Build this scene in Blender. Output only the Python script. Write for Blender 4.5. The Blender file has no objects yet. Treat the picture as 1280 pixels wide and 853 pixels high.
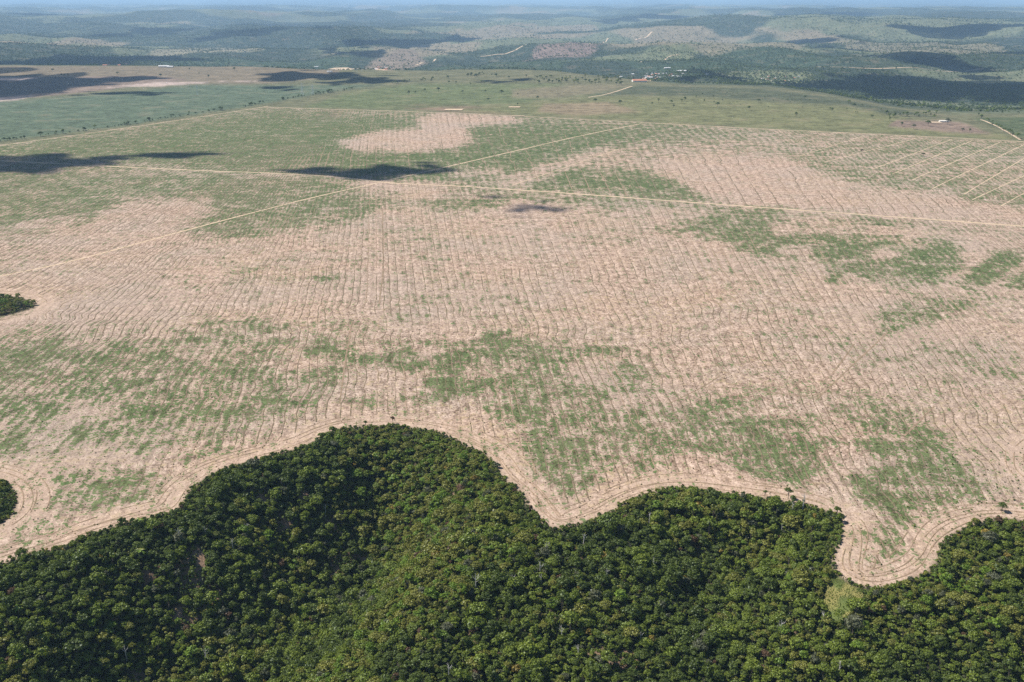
import bpy, math, random
import numpy as np

random.seed(7)
RNG = np.random.default_rng(7)
R = math.radians

# ------------------------------------------------------------------ camera
FPX, CX, CY, HZ, H = 1250.0, 640.0, 426.5, -4.0, 350.0
PITCH = math.atan((CY - HZ) / FPX)
scene = bpy.context.scene
COL = scene.collection
cam_d = bpy.data.cameras.new('camera')
cam = bpy.data.objects.new('camera', cam_d)
COL.objects.link(cam)
cam.location = (0, 0, H)
cam.rotation_euler = (math.pi / 2 - PITCH, 0, 0)
cam_d.sensor_width = 36.0
cam_d.lens = 36.0 * FPX / 1280.0
cam_d.clip_start = 1.0
cam_d.clip_end = 400000.0
scene.camera = cam

# ------------------------------------------------------------------ world, sun, exposure
SUN_EL, SUN_AZ = R(54), R(-80)          # azimuth from straight ahead, negative = to the side of the copses
SUNV = np.array([math.cos(SUN_EL) * math.sin(SUN_AZ), math.cos(SUN_EL) * math.cos(SUN_AZ), math.sin(SUN_EL)])
world = bpy.data.worlds.new('World')
scene.world = world
world.use_nodes = True
wn = world.node_tree
wn.nodes.clear()
sky = wn.nodes.new('ShaderNodeTexSky')
sky.sky_type = 'NISHITA'
sky.sun_disc = False
sky.sun_elevation = SUN_EL
sky.sun_rotation = SUN_AZ
sky.altitude = 1000
sky.air_density = 1.0
sky.dust_density = 0.0
sky.ozone_density = 2.5
bg = wn.nodes.new('ShaderNodeBackground')
bg.inputs['Strength'].default_value = 0.075
wo = wn.nodes.new('ShaderNodeOutputWorld')
wn.links.new(sky.outputs[0], bg.inputs['Color'])
wn.links.new(bg.outputs[0], wo.inputs['Surface'])
sun_d = bpy.data.lights.new('sun', 'SUN')
sun_d.energy = 5.0
sun_d.angle = R(0.55)
sun_d.color = (1.0, 0.955, 0.89)
sun = bpy.data.objects.new('sun', sun_d)
COL.objects.link(sun)
from mathutils import Vector
sun.rotation_euler = Vector(SUNV.tolist()).to_track_quat('Z', 'Y').to_euler()
sun.location = (0, 0, 3000)

vs = scene.view_settings
vs.view_transform = 'Standard'
vs.look = 'None'
vs.exposure = 0.55
vs.gamma = 1.0
vs.use_curve_mapping = False
scene.render.engine = 'CYCLES'
cy = scene.cycles
cy.max_bounces = 5
cy.diffuse_bounces = 2
cy.transmission_bounces = 3
cy.transparent_max_bounces = 24
cy.volume_bounces = 1
cy.use_denoising = False
cy.use_adaptive_sampling = True
cy.adaptive_threshold = 0.008
scene.render.filter_size = 1.2

# ------------------------------------------------------------------ numbers: noise, projection, polygons
def _h(ix, iy, seed):
    n = (ix.astype(np.int64) * 374761393 + iy.astype(np.int64) * 668265263 + seed * 1442695041) & 0x7fffffff
    n = ((n ^ (n >> 13)) * 1274126177) & 0x7fffffff
    n = n ^ (n >> 16)
    return (n & 0xffffff) / float(0xffffff)

def vnoise(x, y, seed=0):
    x = np.asarray(x, float); y = np.asarray(y, float)
    ix = np.floor(x); iy = np.floor(y)
    fx = x - ix; fy = y - iy
    fx = fx * fx * (3 - 2 * fx); fy = fy * fy * (3 - 2 * fy)
    a = _h(ix, iy, seed); b = _h(ix + 1, iy, seed); c = _h(ix, iy + 1, seed); d = _h(ix + 1, iy + 1, seed)
    return (a * (1 - fx) + b * fx) * (1 - fy) + (c * (1 - fx) + d * fx) * fy

def fbm(x, y, seed=0, octv=4):
    t = 0; amp = 0.5; tot = 0
    for o in range(octv):
        t = t + amp * vnoise(x * 2 ** o + 17.3 * o, y * 2 ** o - 9.1 * o, seed + o)
        tot += amp; amp *= 0.5
    return t / tot

def sstep(a, b, x):
    t = np.clip((np.asarray(x, float) - a) / (b - a), 0, 1)
    return t * t * (3 - 2 * t)

CP, SP = math.cos(PITCH), math.sin(PITCH)

def ray(px, py):
    dx = (np.asarray(px, float) - CX) / FPX; dy = -(np.asarray(py, float) - CY) / FPX
    return dx, CP + dy * SP, -SP + dy * CP

def P(px, py, z=0.0):
    dx, dy, dz = ray(px, py)
    t = (H - z) / -dz
    return dx * t, dy * t

def PL(pts, z=0.0):
    return np.array([P(a, b, z) for a, b in pts])

def topx(X, Y, Z=0.0):
    f = Y * CP - (Z - H) * SP
    u = Y * SP + (Z - H) * CP
    f = np.maximum(f, 1e-3)
    return CX + FPX * X / f, CY - FPX * u / f

def chaikin(p, n=2, closed=True):
    for _ in range(n):
        q = np.roll(p, -1, 0) if closed else p[1:]
        b = p if closed else p[:-1]
        r = np.empty((len(b) * 2, 2))
        r[0::2] = b * .75 + q * .25; r[1::2] = b * .25 + q * .75
        if not closed:
            r = np.vstack([p[:1], r, p[-1:]])
        p = r
    return p

def sdist(x, y, poly):
    """signed distance to a closed polygon, positive inside"""
    x = np.asarray(x, float); y = np.asarray(y, float)
    d = np.full(x.shape, 1e18); ins = np.zeros(x.shape, bool)
    n = len(poly)
    for i in range(n):
        x0, y0 = poly[i]; x1, y1 = poly[(i + 1) % n]
        ex, ey = x1 - x0, y1 - y0
        L = ex * ex + ey * ey + 1e-12
        t = np.clip(((x - x0) * ex + (y - y0) * ey) / L, 0, 1)
        d = np.minimum(d, (x - x0 - t * ex) ** 2 + (y - y0 - t * ey) ** 2)
        if y0 != y1:
            c = (y0 > y) != (y1 > y)
            ins ^= c & (x < ex * (y - y0) / ey + x0)
    d = np.sqrt(d)
    return np.where(ins, d, -d)

# ------------------------------------------------------------------ the lie of the land
EDGE_PX = [(-120, 745), (-60, 722), (0, 707), (40, 692), (75, 686), (110, 668), (160, 653), (215, 642), (232, 630), (235, 614), (262, 593), (300, 579),
           (350, 569), (395, 552), (410, 540), (440, 534), (480, 532), (520, 535), (555, 543), (585, 559), (610, 569), (622, 587), (632, 602),
           (650, 612), (665, 640), (685, 659), (700, 662), (730, 654), (760, 643), (785, 626), (820, 614), (850, 608), (890, 614), (930, 619),
           (980, 627), (1020, 635), (1050, 643), (1053, 667), (1042, 692), (1040, 712), (1058, 727), (1085, 735), (1110, 734), (1150, 723),
           (1172, 704), (1181, 674), (1210, 658), (1250, 646), (1290, 653), (1360, 665), (1480, 690)]
e = chaikin(PL(EDGE_PX), 2, False)
FOREST = np.vstack([e, [[700, 480], [560, 150], [-560, 150], [-620, 450]]])
EDGE = e
LOBE = chaikin(PL([(-110, 585), (-40, 590), (0, 600), (12, 605), (21, 621), (19, 640), (6, 652), (-10, 665), (-90, 680), (-140, 640)]), 2)
COPSE = chaikin(PL([(-90, 364), (-40, 367), (0, 369), (30, 373), (50, 382), (30, 390), (0, 397), (-60, 408), (-120, 395)]), 2)
KNOLL = chaikin(PL([(1290, 575), (1300, 555), (1350, 540), (1400, 565), (1350, 610), (1300, 605)]), 2)
CLEARING_PX = [(1042, 716), (1060, 729), (1078, 738), (1080, 749), (1065, 766), (1053, 779), (1036, 777), (1024, 762), (1033, 735)]

RIM_PX = [(-700, 84), (0, 84), (300, 84), (420, 90), (560, 90), (690, 91), (780, 101), (860, 111), (960, 113), (1040, 124), (1110, 138), (1200, 149), (1280, 150), (1700, 155)]
_rx, _ry = PL(RIM_PX).T
RIM_R, RIM_Y = _rx / _ry, _ry

G_A, G_B = np.array([-62.0, 770.0]), np.array([-205.0, 470.0])
G_T = (G_B - G_A) / np.linalg.norm(G_B - G_A)
G_N = np.array([-G_T[1], G_T[0]])
if G_N[0] < 0:
    G_N = -G_N

def forest_depth(x, y):
    return sdist(x, y, FOREST)

def height(x, y, fd=None):
    x = np.asarray(x, float); y = np.asarray(y, float)
    z = np.zeros(x.shape)
    near = y < 1000
    if near.any():
        xs, ys = x[near], y[near]
        D = forest_depth(xs, ys) if fd is None else fd[near]
        Dp = np.clip(D, 0, 420)
        s = (xs - G_A[0]) * G_N[0] + (ys - G_A[1]) * G_N[1]
        prof = np.where(s < 0, 42 * sstep(0, 165, -s), 58 * sstep(0, 115, s) - 34 * sstep(120, 300, s))
        s2 = xs - (205 + (560 - ys) * -0.25)
        gully2 = -16 * np.exp(-(s2 / 42) ** 2)
        rough = (fbm(xs / 110, ys / 110, 31, 3) - 0.5) * 30
        zz = -0.20 * Dp + sstep(4, 110, Dp) * (prof - 42) + sstep(8, 90, Dp) * (gully2 + rough)
        z[near] = zz
    far = y > 2500
    if far.any():
        xs, ys = x[far], y[far]
        rim = np.interp(xs / ys, RIM_R, RIM_Y)
        rim = rim + (fbm(xs / 420, ys / 3000, 41, 3) - 0.5) * 420
        over = ys - rim
        drop = -118 * sstep(-60, 1700, over)
        amp = sstep(500, 3500, over)
        n1 = fbm(xs / 2300, ys / 2900, 51, 4)
        n2 = fbm(xs / 5200 + 3, ys / 7000, 57, 3)
        n3 = fbm(xs / 640, ys / 800, 61, 3)
        mesa = sstep(0.54, 0.63, n2) * 120 * sstep(7000, 12000, ys)
        hills = amp * ((n1 - 0.48) * 250 + (n3 - .5) * 120 + mesa) * (1 - sstep(35000, 80000, ys))
        hump = 62 * np.exp(-((xs - 990) / 190) ** 2 - ((ys - 5350) / 330) ** 2)
        z[far] = drop + hills + hump * 0.8
    return z

def hit(px, py):
    """where the view ray meets the land"""
    dx, dy, dz = (float(v) for v in ray(px, py))
    t = np.geomspace(300, 120000, 6000)
    g = H + dz * t - height(dx * t, dy * t)
    i = int(np.argmax(g < 0))
    if g[i] >= 0:
        i = len(t) - 1
    lo, hi = t[max(i - 1, 0)], t[i]
    tt = np.linspace(lo, hi, 60)
    g = H + dz * tt - height(dx * tt, dy * tt)
    k = int(np.argmax(g < 0))
    return dx * tt[k], dy * tt[k]

# ------------------------------------------------------------------ materials
class NT:
    def __init__(self, name):
        self.m = bpy.data.materials.new(name)
        self.m.use_nodes = True
        self.t = self.m.node_tree
        self.t.nodes.clear()
        self.out = self.n('ShaderNodeOutputMaterial')
    def n(self, kind, **kw):
        o = self.t.nodes.new(kind)
        for k, v in kw.items():
            setattr(o, k, v)
        return o
    def l(self, a, b):
        self.t.links.new(a, b)
    def sock(self, s, v):
        if hasattr(v, 'links') or isinstance(v, bpy.types.NodeSocket):
            self.l(v, s)
        elif isinstance(v, (tuple, list)) and len(v) == 3 and s.type == 'RGBA':
            s.default_value = (*v, 1)
        else:
            s.default_value = v
    def math(self, op, a, b=0.0, c=None):
        o = self.n('ShaderNodeMath', operation=op)
        self.sock(o.inputs[0], a); self.sock(o.inputs[1], b)
        if c is not None:
            self.sock(o.inputs[2], c)
        return o.outputs[0]
    def vmath(self, op, a, b):
        o = self.n('ShaderNodeVectorMath', operation=op)
        self.sock(o.inputs[0], a); self.sock(o.inputs[1], b)
        return o.outputs[0]
    def mix(self, f, a, b, mode='MIX'):
        o = self.n('ShaderNodeMix', data_type='RGBA', blend_type=mode)
        self.sock(o.inputs[0], f); self.sock(o.inputs[6], a); self.sock(o.inputs[7], b)
        return o.outputs[2]
    def remap(self, v, a, b, c=0.0, d=1.0, smooth=True):
        o = self.n('ShaderNodeMapRange', interpolation_type='SMOOTHSTEP' if smooth else 'LINEAR')
        for i, q in enumerate((v, a, b, c, d)):
            self.sock(o.inputs[i], q)
        return o.outputs[0]
    def noise(self, vec, scale, detail=3.0, rough=0.55, dist=0.0):
        o = self.n('ShaderNodeTexNoise')
        self.l(vec, o.inputs['Vector'])
        o.inputs['Scale'].default_value = scale
        o.inputs['Detail'].default_value = detail
        o.inputs['Roughness'].default_value = rough
        o.inputs['Distortion'].default_value = dist
        return o.outputs[0]
    def attr(self, name):
        return self.n('ShaderNodeAttribute', attribute_name=name)
    def pos(self):
        return self.n('ShaderNodeNewGeometry').outputs['Position']
    def bsdf(self, col, rough=0.95, spec=0.1, normal=None):
        o = self.n('ShaderNodeBsdfPrincipled')
        self.sock(o.inputs['Base Color'], col)
        self.sock(o.inputs['Roughness'], rough)
        o.inputs['Specular IOR Level'].default_value = spec
        if normal is not None:
            self.l(normal, o.inputs['Normal'])
        self.l(o.outputs[0], self.out.inputs['Surface'])
        return o
    def bump(self, h, dist, strength=1.0):
        o = self.n('ShaderNodeBump')
        o.inputs['Strength'].default_value = strength
        o.inputs['Distance'].default_value = dist
        self.l(h, o.inputs['Height'])
        return o.outputs[0]

def mat_ground():
    m = NT('ground_soil_and_grass')
    pos = m.pos()
    zone = m.attr('zone').outputs['Color']
    veg = m.attr('veg').outputs['Fac']
    fld = m.attr('field').outputs['Fac']
    rowv = m.attr('rowuv').outputs['Vector']
    straw = m.attr('straw').outputs['Fac']
    streak = m.vmath('MULTIPLY', rowv, (1 / 2.6, 1 / 20, 1.0))
    streak2 = m.vmath('MULTIPLY', rowv, (1 / 6.0, 1 / 26, 1.0))
    def r01(v, a=.32, b=.68):
        return m.remap(v, a, b, 0, 1, False)
    n_st = r01(m.noise(streak, 1.0, 3, .6))
    n_st2 = r01(m.noise(streak2, 1.0, 4, .65, .4))
    n_clod = m.noise(pos, 0.55, 4, .7)
    n_mid = r01(m.noise(pos, 0.15, 4, .65))
    n_22 = r01(m.noise(pos, 0.042, 4, .65))
    n_big = m.noise(pos, 0.011, 4, .55)
    n_huge = m.noise(pos, 0.0032, 3, .5)
    # distance across the lane between one windrow and the next
    sepx = m.n('ShaderNodeSeparateXYZ'); m.l(rowv, sepx.inputs[0])
    fr = m.math('FRACT', m.math('DIVIDE', m.math('ADD', sepx.outputs[0], 1150.0), 9.6))
    lane = m.math('COSINE', m.math('MULTIPLY', m.math('ADD', fr, -.22), 6.2832))      # +1 on the pushed-clean side
    lane_k = m.remap(n_huge, .36, .56, .55, 1.15)
    lane = m.math('MULTIPLY', lane, lane_k)
    # bare soil: pinkish tan, straw coloured trash, darker damp clods
    soil = m.mix(m.remap(n_big, .35, .68), (.385, .266, .20), (.35, .268, .215))
    soil = m.mix(m.math('MULTIPLY', n_st, .5), soil, (.45, .33, .255))
    soil = m.mix(m.math('MULTIPLY', m.remap(lane, .1, 1.0), .28), soil, (.50, .38, .285))
    soil = m.mix(m.math('MULTIPLY', m.remap(lane, -.1, -1.0), .25), soil, (.22, .165, .112))
    soil = m.mix(m.math('MULTIPLY', m.remap(n_clod, .50, .64), .75), soil, (.165, .115, .075))
    soil = m.mix(m.math('MULTIPLY', m.remap(n_clod, .46, .33), .7), soil, (.56, .42, .30))
    soil = m.mix(m.math('MULTIPLY', m.remap(n_mid, .55, 1.0), .55), soil, (.205, .15, .10))
    soil = m.mix(m.math('MULTIPLY', m.remap(n_mid, .4, .0), .5), soil, (.50, .375, .275))
    soil = m.mix(m.math('MULTIPLY', m.remap(n_22, .55, 1.0), .38), soil, (.25, .185, .13))
    n_a = m.noise(pos, .30, 2, .6)
    n_b = m.noise(m.vmath('MULTIPLY', rowv, (.22, .10, 1.0)), 1.0, 3, .65, .6)
    n_c = m.noise(pos, .075, 3, .7)
    tex = m.math('ADD', m.remap(n_a, .36, .64, -.30, .30, False), m.math('ADD', m.remap(n_b, .36, .64, -.26, .26, False), m.remap(n_c, .36, .64, -.22, .22, False)))
    tex = m.math('ADD', tex, .955)
    tc_ = m.n('ShaderNodeCombineColor')
    m.l(m.math('POWER', tex, .92), tc_.inputs[0]); m.l(tex, tc_.inputs[1]); m.l(m.math('POWER', tex, 1.08), tc_.inputs[2])
    soil = m.mix(1.0, soil, tc_.outputs[0], 'MULTIPLY')
    st = m.math('MULTIPLY', m.remap(m.math('ADD', n_mid, straw), .42, .95), .5)
    soil = m.mix(st, soil, (.39, .29, .145))
    soil = m.mix(m.math('MULTIPLY', m.remap(n_huge, .45, .65), .35), soil, (.33, .262, .215))
    edge = m.attr('headland').outputs['Fac']
    soil = m.mix(m.math('MULTIPLY', edge, .5), soil, (.47, .34, .25))
    # regrowth
    gsum = m.math('MULTIPLY', n_st2, .28)
    gsum = m.math('ADD', gsum, m.math('MULTIPLY', n_mid, .28))
    gsum = m.math('ADD', gsum, m.math('MULTIPLY', n_22, .18))
    gsum = m.math('ADD', gsum, m.math('MULTIPLY', r01(n_a, .36, .64), .26))
    n_60 = r01(m.noise(pos, .021, 3, .6), .36, .64)
    gsum = m.math('ADD', gsum, m.math('MULTIPLY', veg, .30))
    gsum = m.math('ADD', gsum, m.math('MULTIPLY', m.math('ADD', n_60, -.5), .17))
    gsum = m.math('ADD', gsum, m.math('MULTIPLY', m.math('MULTIPLY', lane, m.remap(n_22, .2, .9, .2, 1.3)), -.06))
    gmask = m.remap(gsum, .475, .64)
    grass = m.mix(m.remap(n_big, .35, .65), (.064, .100, .030), (.092, .114, .044))
    grass = m.mix(m.math('MULTIPLY', m.remap(n_clod, .5, .65), .65), grass, (.034, .062, .022))
    grass = m.mix(m.math('MULTIPLY', m.remap(n_clod, .44, .3), .55), grass, (.20, .19, .09))
    grass = m.mix(m.math('MULTIPLY', m.remap(n_22, .5, 1.0), .4), grass, (.115, .125, .055))
    grass = m.mix(1.0, grass, tc_.outputs[0], 'MULTIPLY')
    fieldc = m.mix(m.math('MULTIPLY', gmask, .95), soil, grass)
    # everything else
    n_p1 = m.noise(pos, .03, 5, .65)
    n_p2 = m.noise(pos, .009, 4, .6)
    n_p3 = m.noise(pos, .11, 4, .7)
    k = m.math('ADD', m.remap(n_p1, .3, .7, .62, 1.38, False), m.remap(n_p2, .3, .7, -.2, .2, False))
    k = m.math('ADD', k, m.remap(n_p3, .3, .7, -.32, .32, False))
    k = m.math('MULTIPLY', k, .86)
    kc = m.n('ShaderNodeCombineColor')
    for i in range(3):
        m.l(k, kc.inputs[i])
    other = m.mix(1.0, zone, kc.outputs[0], 'MULTIPLY')
    other = m.mix(m.math('MULTIPLY', m.remap(n_p2, .52, .68), .28), other, (.22, .155, .105))
    col = m.mix(fld, other, fieldc)
    hgt = m.math('ADD', m.math('MULTIPLY', n_clod, 1.2), m.math('ADD', m.math('MULTIPLY', n_st, .2), m.math('MULTIPLY', n_mid, .5)))
    m.bsdf(col, .97, .05, m.bump(hgt, .8, .8))
    return m.m

def mat_simple(name, c1, c2, scale, c3=None, rough=.95, bump=0.0):
    m = NT(name)
    pos = m.pos()
    n = m.noise(pos, scale, 4, .65)
    col = m.mix(m.remap(n, .36, .64), c1, c2)
    if c3:
        n2 = m.noise(pos, scale * .23, 3, .6)
        col = m.mix(m.math('MULTIPLY', m.remap(n2, .45, .65), .7), col, c3)
    m.bsdf(col, rough, .08, m.bump(n, bump) if bump else None)
    return m.m

def mat_leaf(name, a, b, jit=.35):
    m = NT(name)
    oi = m.n('ShaderNodeObjectInfo')
    geo = m.n('ShaderNodeNewGeometry')
    col = m.mix(oi.outputs['Random'], a, b)
    rpi = geo.outputs['Random Per Island']
    k = m.remap(rpi, 0, 1, 1 - jit, 1 + jit, False)
    kc = m.n('ShaderNodeCombineColor')
    for i in range(3):
        m.l(k, kc.inputs[i])
    col = m.mix(1.0, col, kc.outputs[0], 'MULTIPLY')
    d = m.n('ShaderNodeBsdfDiffuse')
    m.l(col, d.inputs['Color'])
    t = m.n('ShaderNodeBsdfTranslucent')
    tc = m.mix(1.0, col, (1.0, 1.05, .55), 'MULTIPLY')
    m.l(tc, t.inputs['Color'])
    g = m.n('ShaderNodeBsdfGlossy')
    g.inputs['Roughness'].default_value = .5
    g.inputs['Color'].default_value = (.8, .85, .9, 1)
    mx = m.n('ShaderNodeMixShader'); mx.inputs[0].default_value = .28
    m.l(d.outputs[0], mx.inputs[1]); m.l(t.outputs[0], mx.inputs[2])
    mg = m.n('ShaderNodeMixShader'); mg.inputs[0].default_value = .025
    m.l(mx.outputs[0], mg.inputs[1]); m.l(g.outputs[0], mg.inputs[2])
    m.l(mg.outputs[0], m.out.inputs['Surface'])
    return m.m

M = {}
M['ground'] = mat_ground()
M['road'] = mat_simple('sandy_track', (.50, .38, .255), (.45, .335, .22), .25, (.54, .42, .30), bump=.1)
M['windrow'] = mat_simple('windrow_trash', (.13, .098, .064), (.20, .145, .097), .3, (.12, .115, .06), bump=.2)
M['furrow'] = mat_simple('ploughed_ridge', (.20, .14, .093), (.31, .22, .15), .35, (.16, .13, .07), bump=.2)
M['bark'] = mat_simple('bark_brown', (.12, .095, .07), (.19, .155, .12), 2.0)
M['pale_bark'] = mat_simple('bark_pale', (.36, .34, .30), (.54, .51, .46), 1.2)
M['roof_tile'] = mat_simple('roof_terracotta', (.42, .17, .10), (.47, .22, .14), .4, (.38, .19, .13))
M['roof_white'] = mat_simple('roof_sheet_white', (.56, .55, .54), (.50, .49, .47), .3)
M['plaster'] = mat_simple('wall_plaster', (.72, .68, .60), (.64, .59, .52), .5)
M['door'] = mat_simple('door_wood', (.12, .08, .05), (.16, .11, .07), 1.0)
M['glass'] = mat_simple('window_dark', (.04, .05, .06), (.06, .07, .08), 1.0, rough=.2)
M['steel'] = mat_simple('galvanised_steel', (.62, .64, .66), (.70, .72, .73), 1.0, rough=.5)
def mat_cloud():
    m = NT('cloud_vapour')
    n = m.noise(m.pos(), .012, 4, .6)
    d = m.n('ShaderNodeBsdfDiffuse'); d.inputs['Color'].default_value = (.86, .87, .89, 1)
    t = m.n('ShaderNodeBsdfTransparent')
    mx = m.n('ShaderNodeMixShader')
    m.l(m.remap(n, .35, .65, .42, .85), mx.inputs[0])
    m.l(t.outputs[0], mx.inputs[1]); m.l(d.outputs[0], mx.inputs[2])
    m.l(mx.outputs[0], m.out.inputs['Surface'])
    return m.m
M['cloud'] = mat_cloud()
LEAF = {
    'dark':   mat_leaf('leaf_dark_green', (.070, .098, .014), (.110, .148, .022)),
    'mid':    mat_leaf('leaf_mid_green', (.130, .172, .020), (.180, .225, .027)),
    'olive':  mat_leaf('leaf_olive', (.165, .175, .028), (.225, .225, .042)),
    'bright': mat_leaf('leaf_bright_green', (.130, .200, .018), (.165, .245, .026)),
    'yellow': mat_leaf('leaf_yellow', (.24, .18, .035), (.33, .24, .045)),
    'rust':   mat_leaf('leaf_rusty', (.12, .07, .035), (.16, .095, .05)),
    'grey':   mat_leaf('leaf_greyish', (.10, .108, .055), (.14, .145, .078)),
    'straw':  mat_leaf('straw_trash', (.42, .31, .18), (.55, .42, .27)),
    'weed':   mat_leaf('weed_green', (.05, .075, .025), (.08, .11, .04)),
}

# ------------------------------------------------------------------ object helpers
def mesh_np(name, V, F, mat=None):
    """V (n,3); F list of tuples or (m,k) array"""
    me = bpy.data.meshes.new(name)
    V = np.asarray(V, np.float32)
    if isinstance(F, np.ndarray):
        k = F.shape[1]; nf = len(F)
        me.vertices.add(len(V)); me.loops.add(nf * k); me.polygons.add(nf)
        me.vertices.foreach_set('co', V.ravel())
        me.loops.foreach_set('vertex_index', F.astype(np.int32).ravel())
        me.polygons.foreach_set('loop_start', np.arange(0, nf * k, k, dtype=np.int32))
        me.update(calc_edges=True)
    else:
        me.from_pydata(V.tolist(), [], F)
        me.update()
    if mat:
        me.materials.append(mat)
    return me

def obj(name, me, parent=None, loc=None):
    o = bpy.data.objects.new(name, me)
    COL.objects.link(o)
    if parent is not None:
        o.parent = parent
    if loc is not None:
        o.location = loc
    return o

def tag(o, label=None, cat=None, group=None, kind=None):
    if label: o['label'] = label
    if cat: o['category'] = cat
    if group: o['group'] = group
    if kind: o['kind'] = kind
    return o

def smooth(me):
    me.polygons.foreach_set('use_smooth', np.ones(len(me.polygons), bool))

# ------------------------------------------------------------------ ground sheet
ys = np.concatenate([np.arange(1500, 860, -6.0), np.arange(860, 96, -1.9)])
Yn = P(CX, ys)[1]
Yf = np.concatenate([np.geomspace(Yn[-1] * 1.006, 30000, 230), np.geomspace(30600, 130000, 40)])
YY = np.concatenate([Yn, Yf])
rr = np.concatenate([np.linspace(-1.25, -.62, 40), np.linspace(-.615, .615, 500), np.linspace(.62, 1.25, 40)])
GX = YY[:, None] * rr[None, :]
GY = np.repeat(YY[:, None], len(rr), 1)
gx, gy = GX.ravel(), GY.ravel()
NV = len(gx)
fd = np.full(NV, -1e6)
nm = gy < 1000
fd[nm] = forest_depth(gx[nm], gy[nm])
gz = height(gx, gy, fd)
nr, nc = GX.shape
idx = np.arange(NV).reshape(nr, nc)
F = np.stack([idx[:-1, :-1], idx[:-1, 1:], idx[1:, 1:], idx[1:, :-1]], -1).reshape(-1, 4)
g_me = mesh_np('ground', np.stack([gx, gy, gz], 1), F, M['ground'])
smooth(g_me)
ground = tag(obj('ground', g_me), kind='structure')

# --- row geometry: every windrow starts at X0 on the line Y=900 and fans out
ROW_Y0 = 900.0
_sx = np.array([-1500, -560, -430, -260, -110, 60, 170, 300, 420, 700, 1500.0])
_ss = np.array([.00, -.02, -.06, -.125, -.13, -.07, .005, .09, .16, .20, .22])
def row_slope(x0):
    return np.interp(x0, _sx, _ss)
def wig_amp(x, y):
    a = fbm(x / 330 + 5, y / 400, 71, 2)
    px, py = topx(x, y)
    k = .22 + .75 * sstep(.45, .65, a)
    k = np.maximum(k, 1.5 * np.exp(-((px - 870) / 120) ** 2 - ((py - 410) / 55) ** 2))
    k = np.maximum(k, 1.6 * np.exp(-((px - 60) / 150) ** 2 - ((py - 400) / 50) ** 2))
    k = k * (1 - .9 * np.exp(-((px - 540) / 190) ** 2 - ((py - 310) / 90) ** 2))
    return k
def wiggle(x, y):
    w = (vnoise(x / 46, y / 21, 81) - .5) * 5.5 + (vnoise(x / 90, y / 60, 83) - .5) * 9
    return w * wig_amp(x, y)
def row_x(x0, y):
    yy = np.minimum(y, 2600)
    b = x0 + (yy - ROW_Y0) * row_slope(x0) + (y - yy) * (row_slope(x0) * .6 - .03)
    return b + wiggle(b, y)
def row_of(x, y):
    """inverse of row_x without the wiggle, by iteration"""
    x0 = np.array(x, float)
    for _ in range(12):
        yy = np.minimum(y, 2600)
        b = x0 + (yy - ROW_Y0) * row_slope(x0) + (y - yy) * (row_slope(x0) * .6 - .03)
        x0 = x0 + .6 * (x - b)
    return x0

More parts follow.
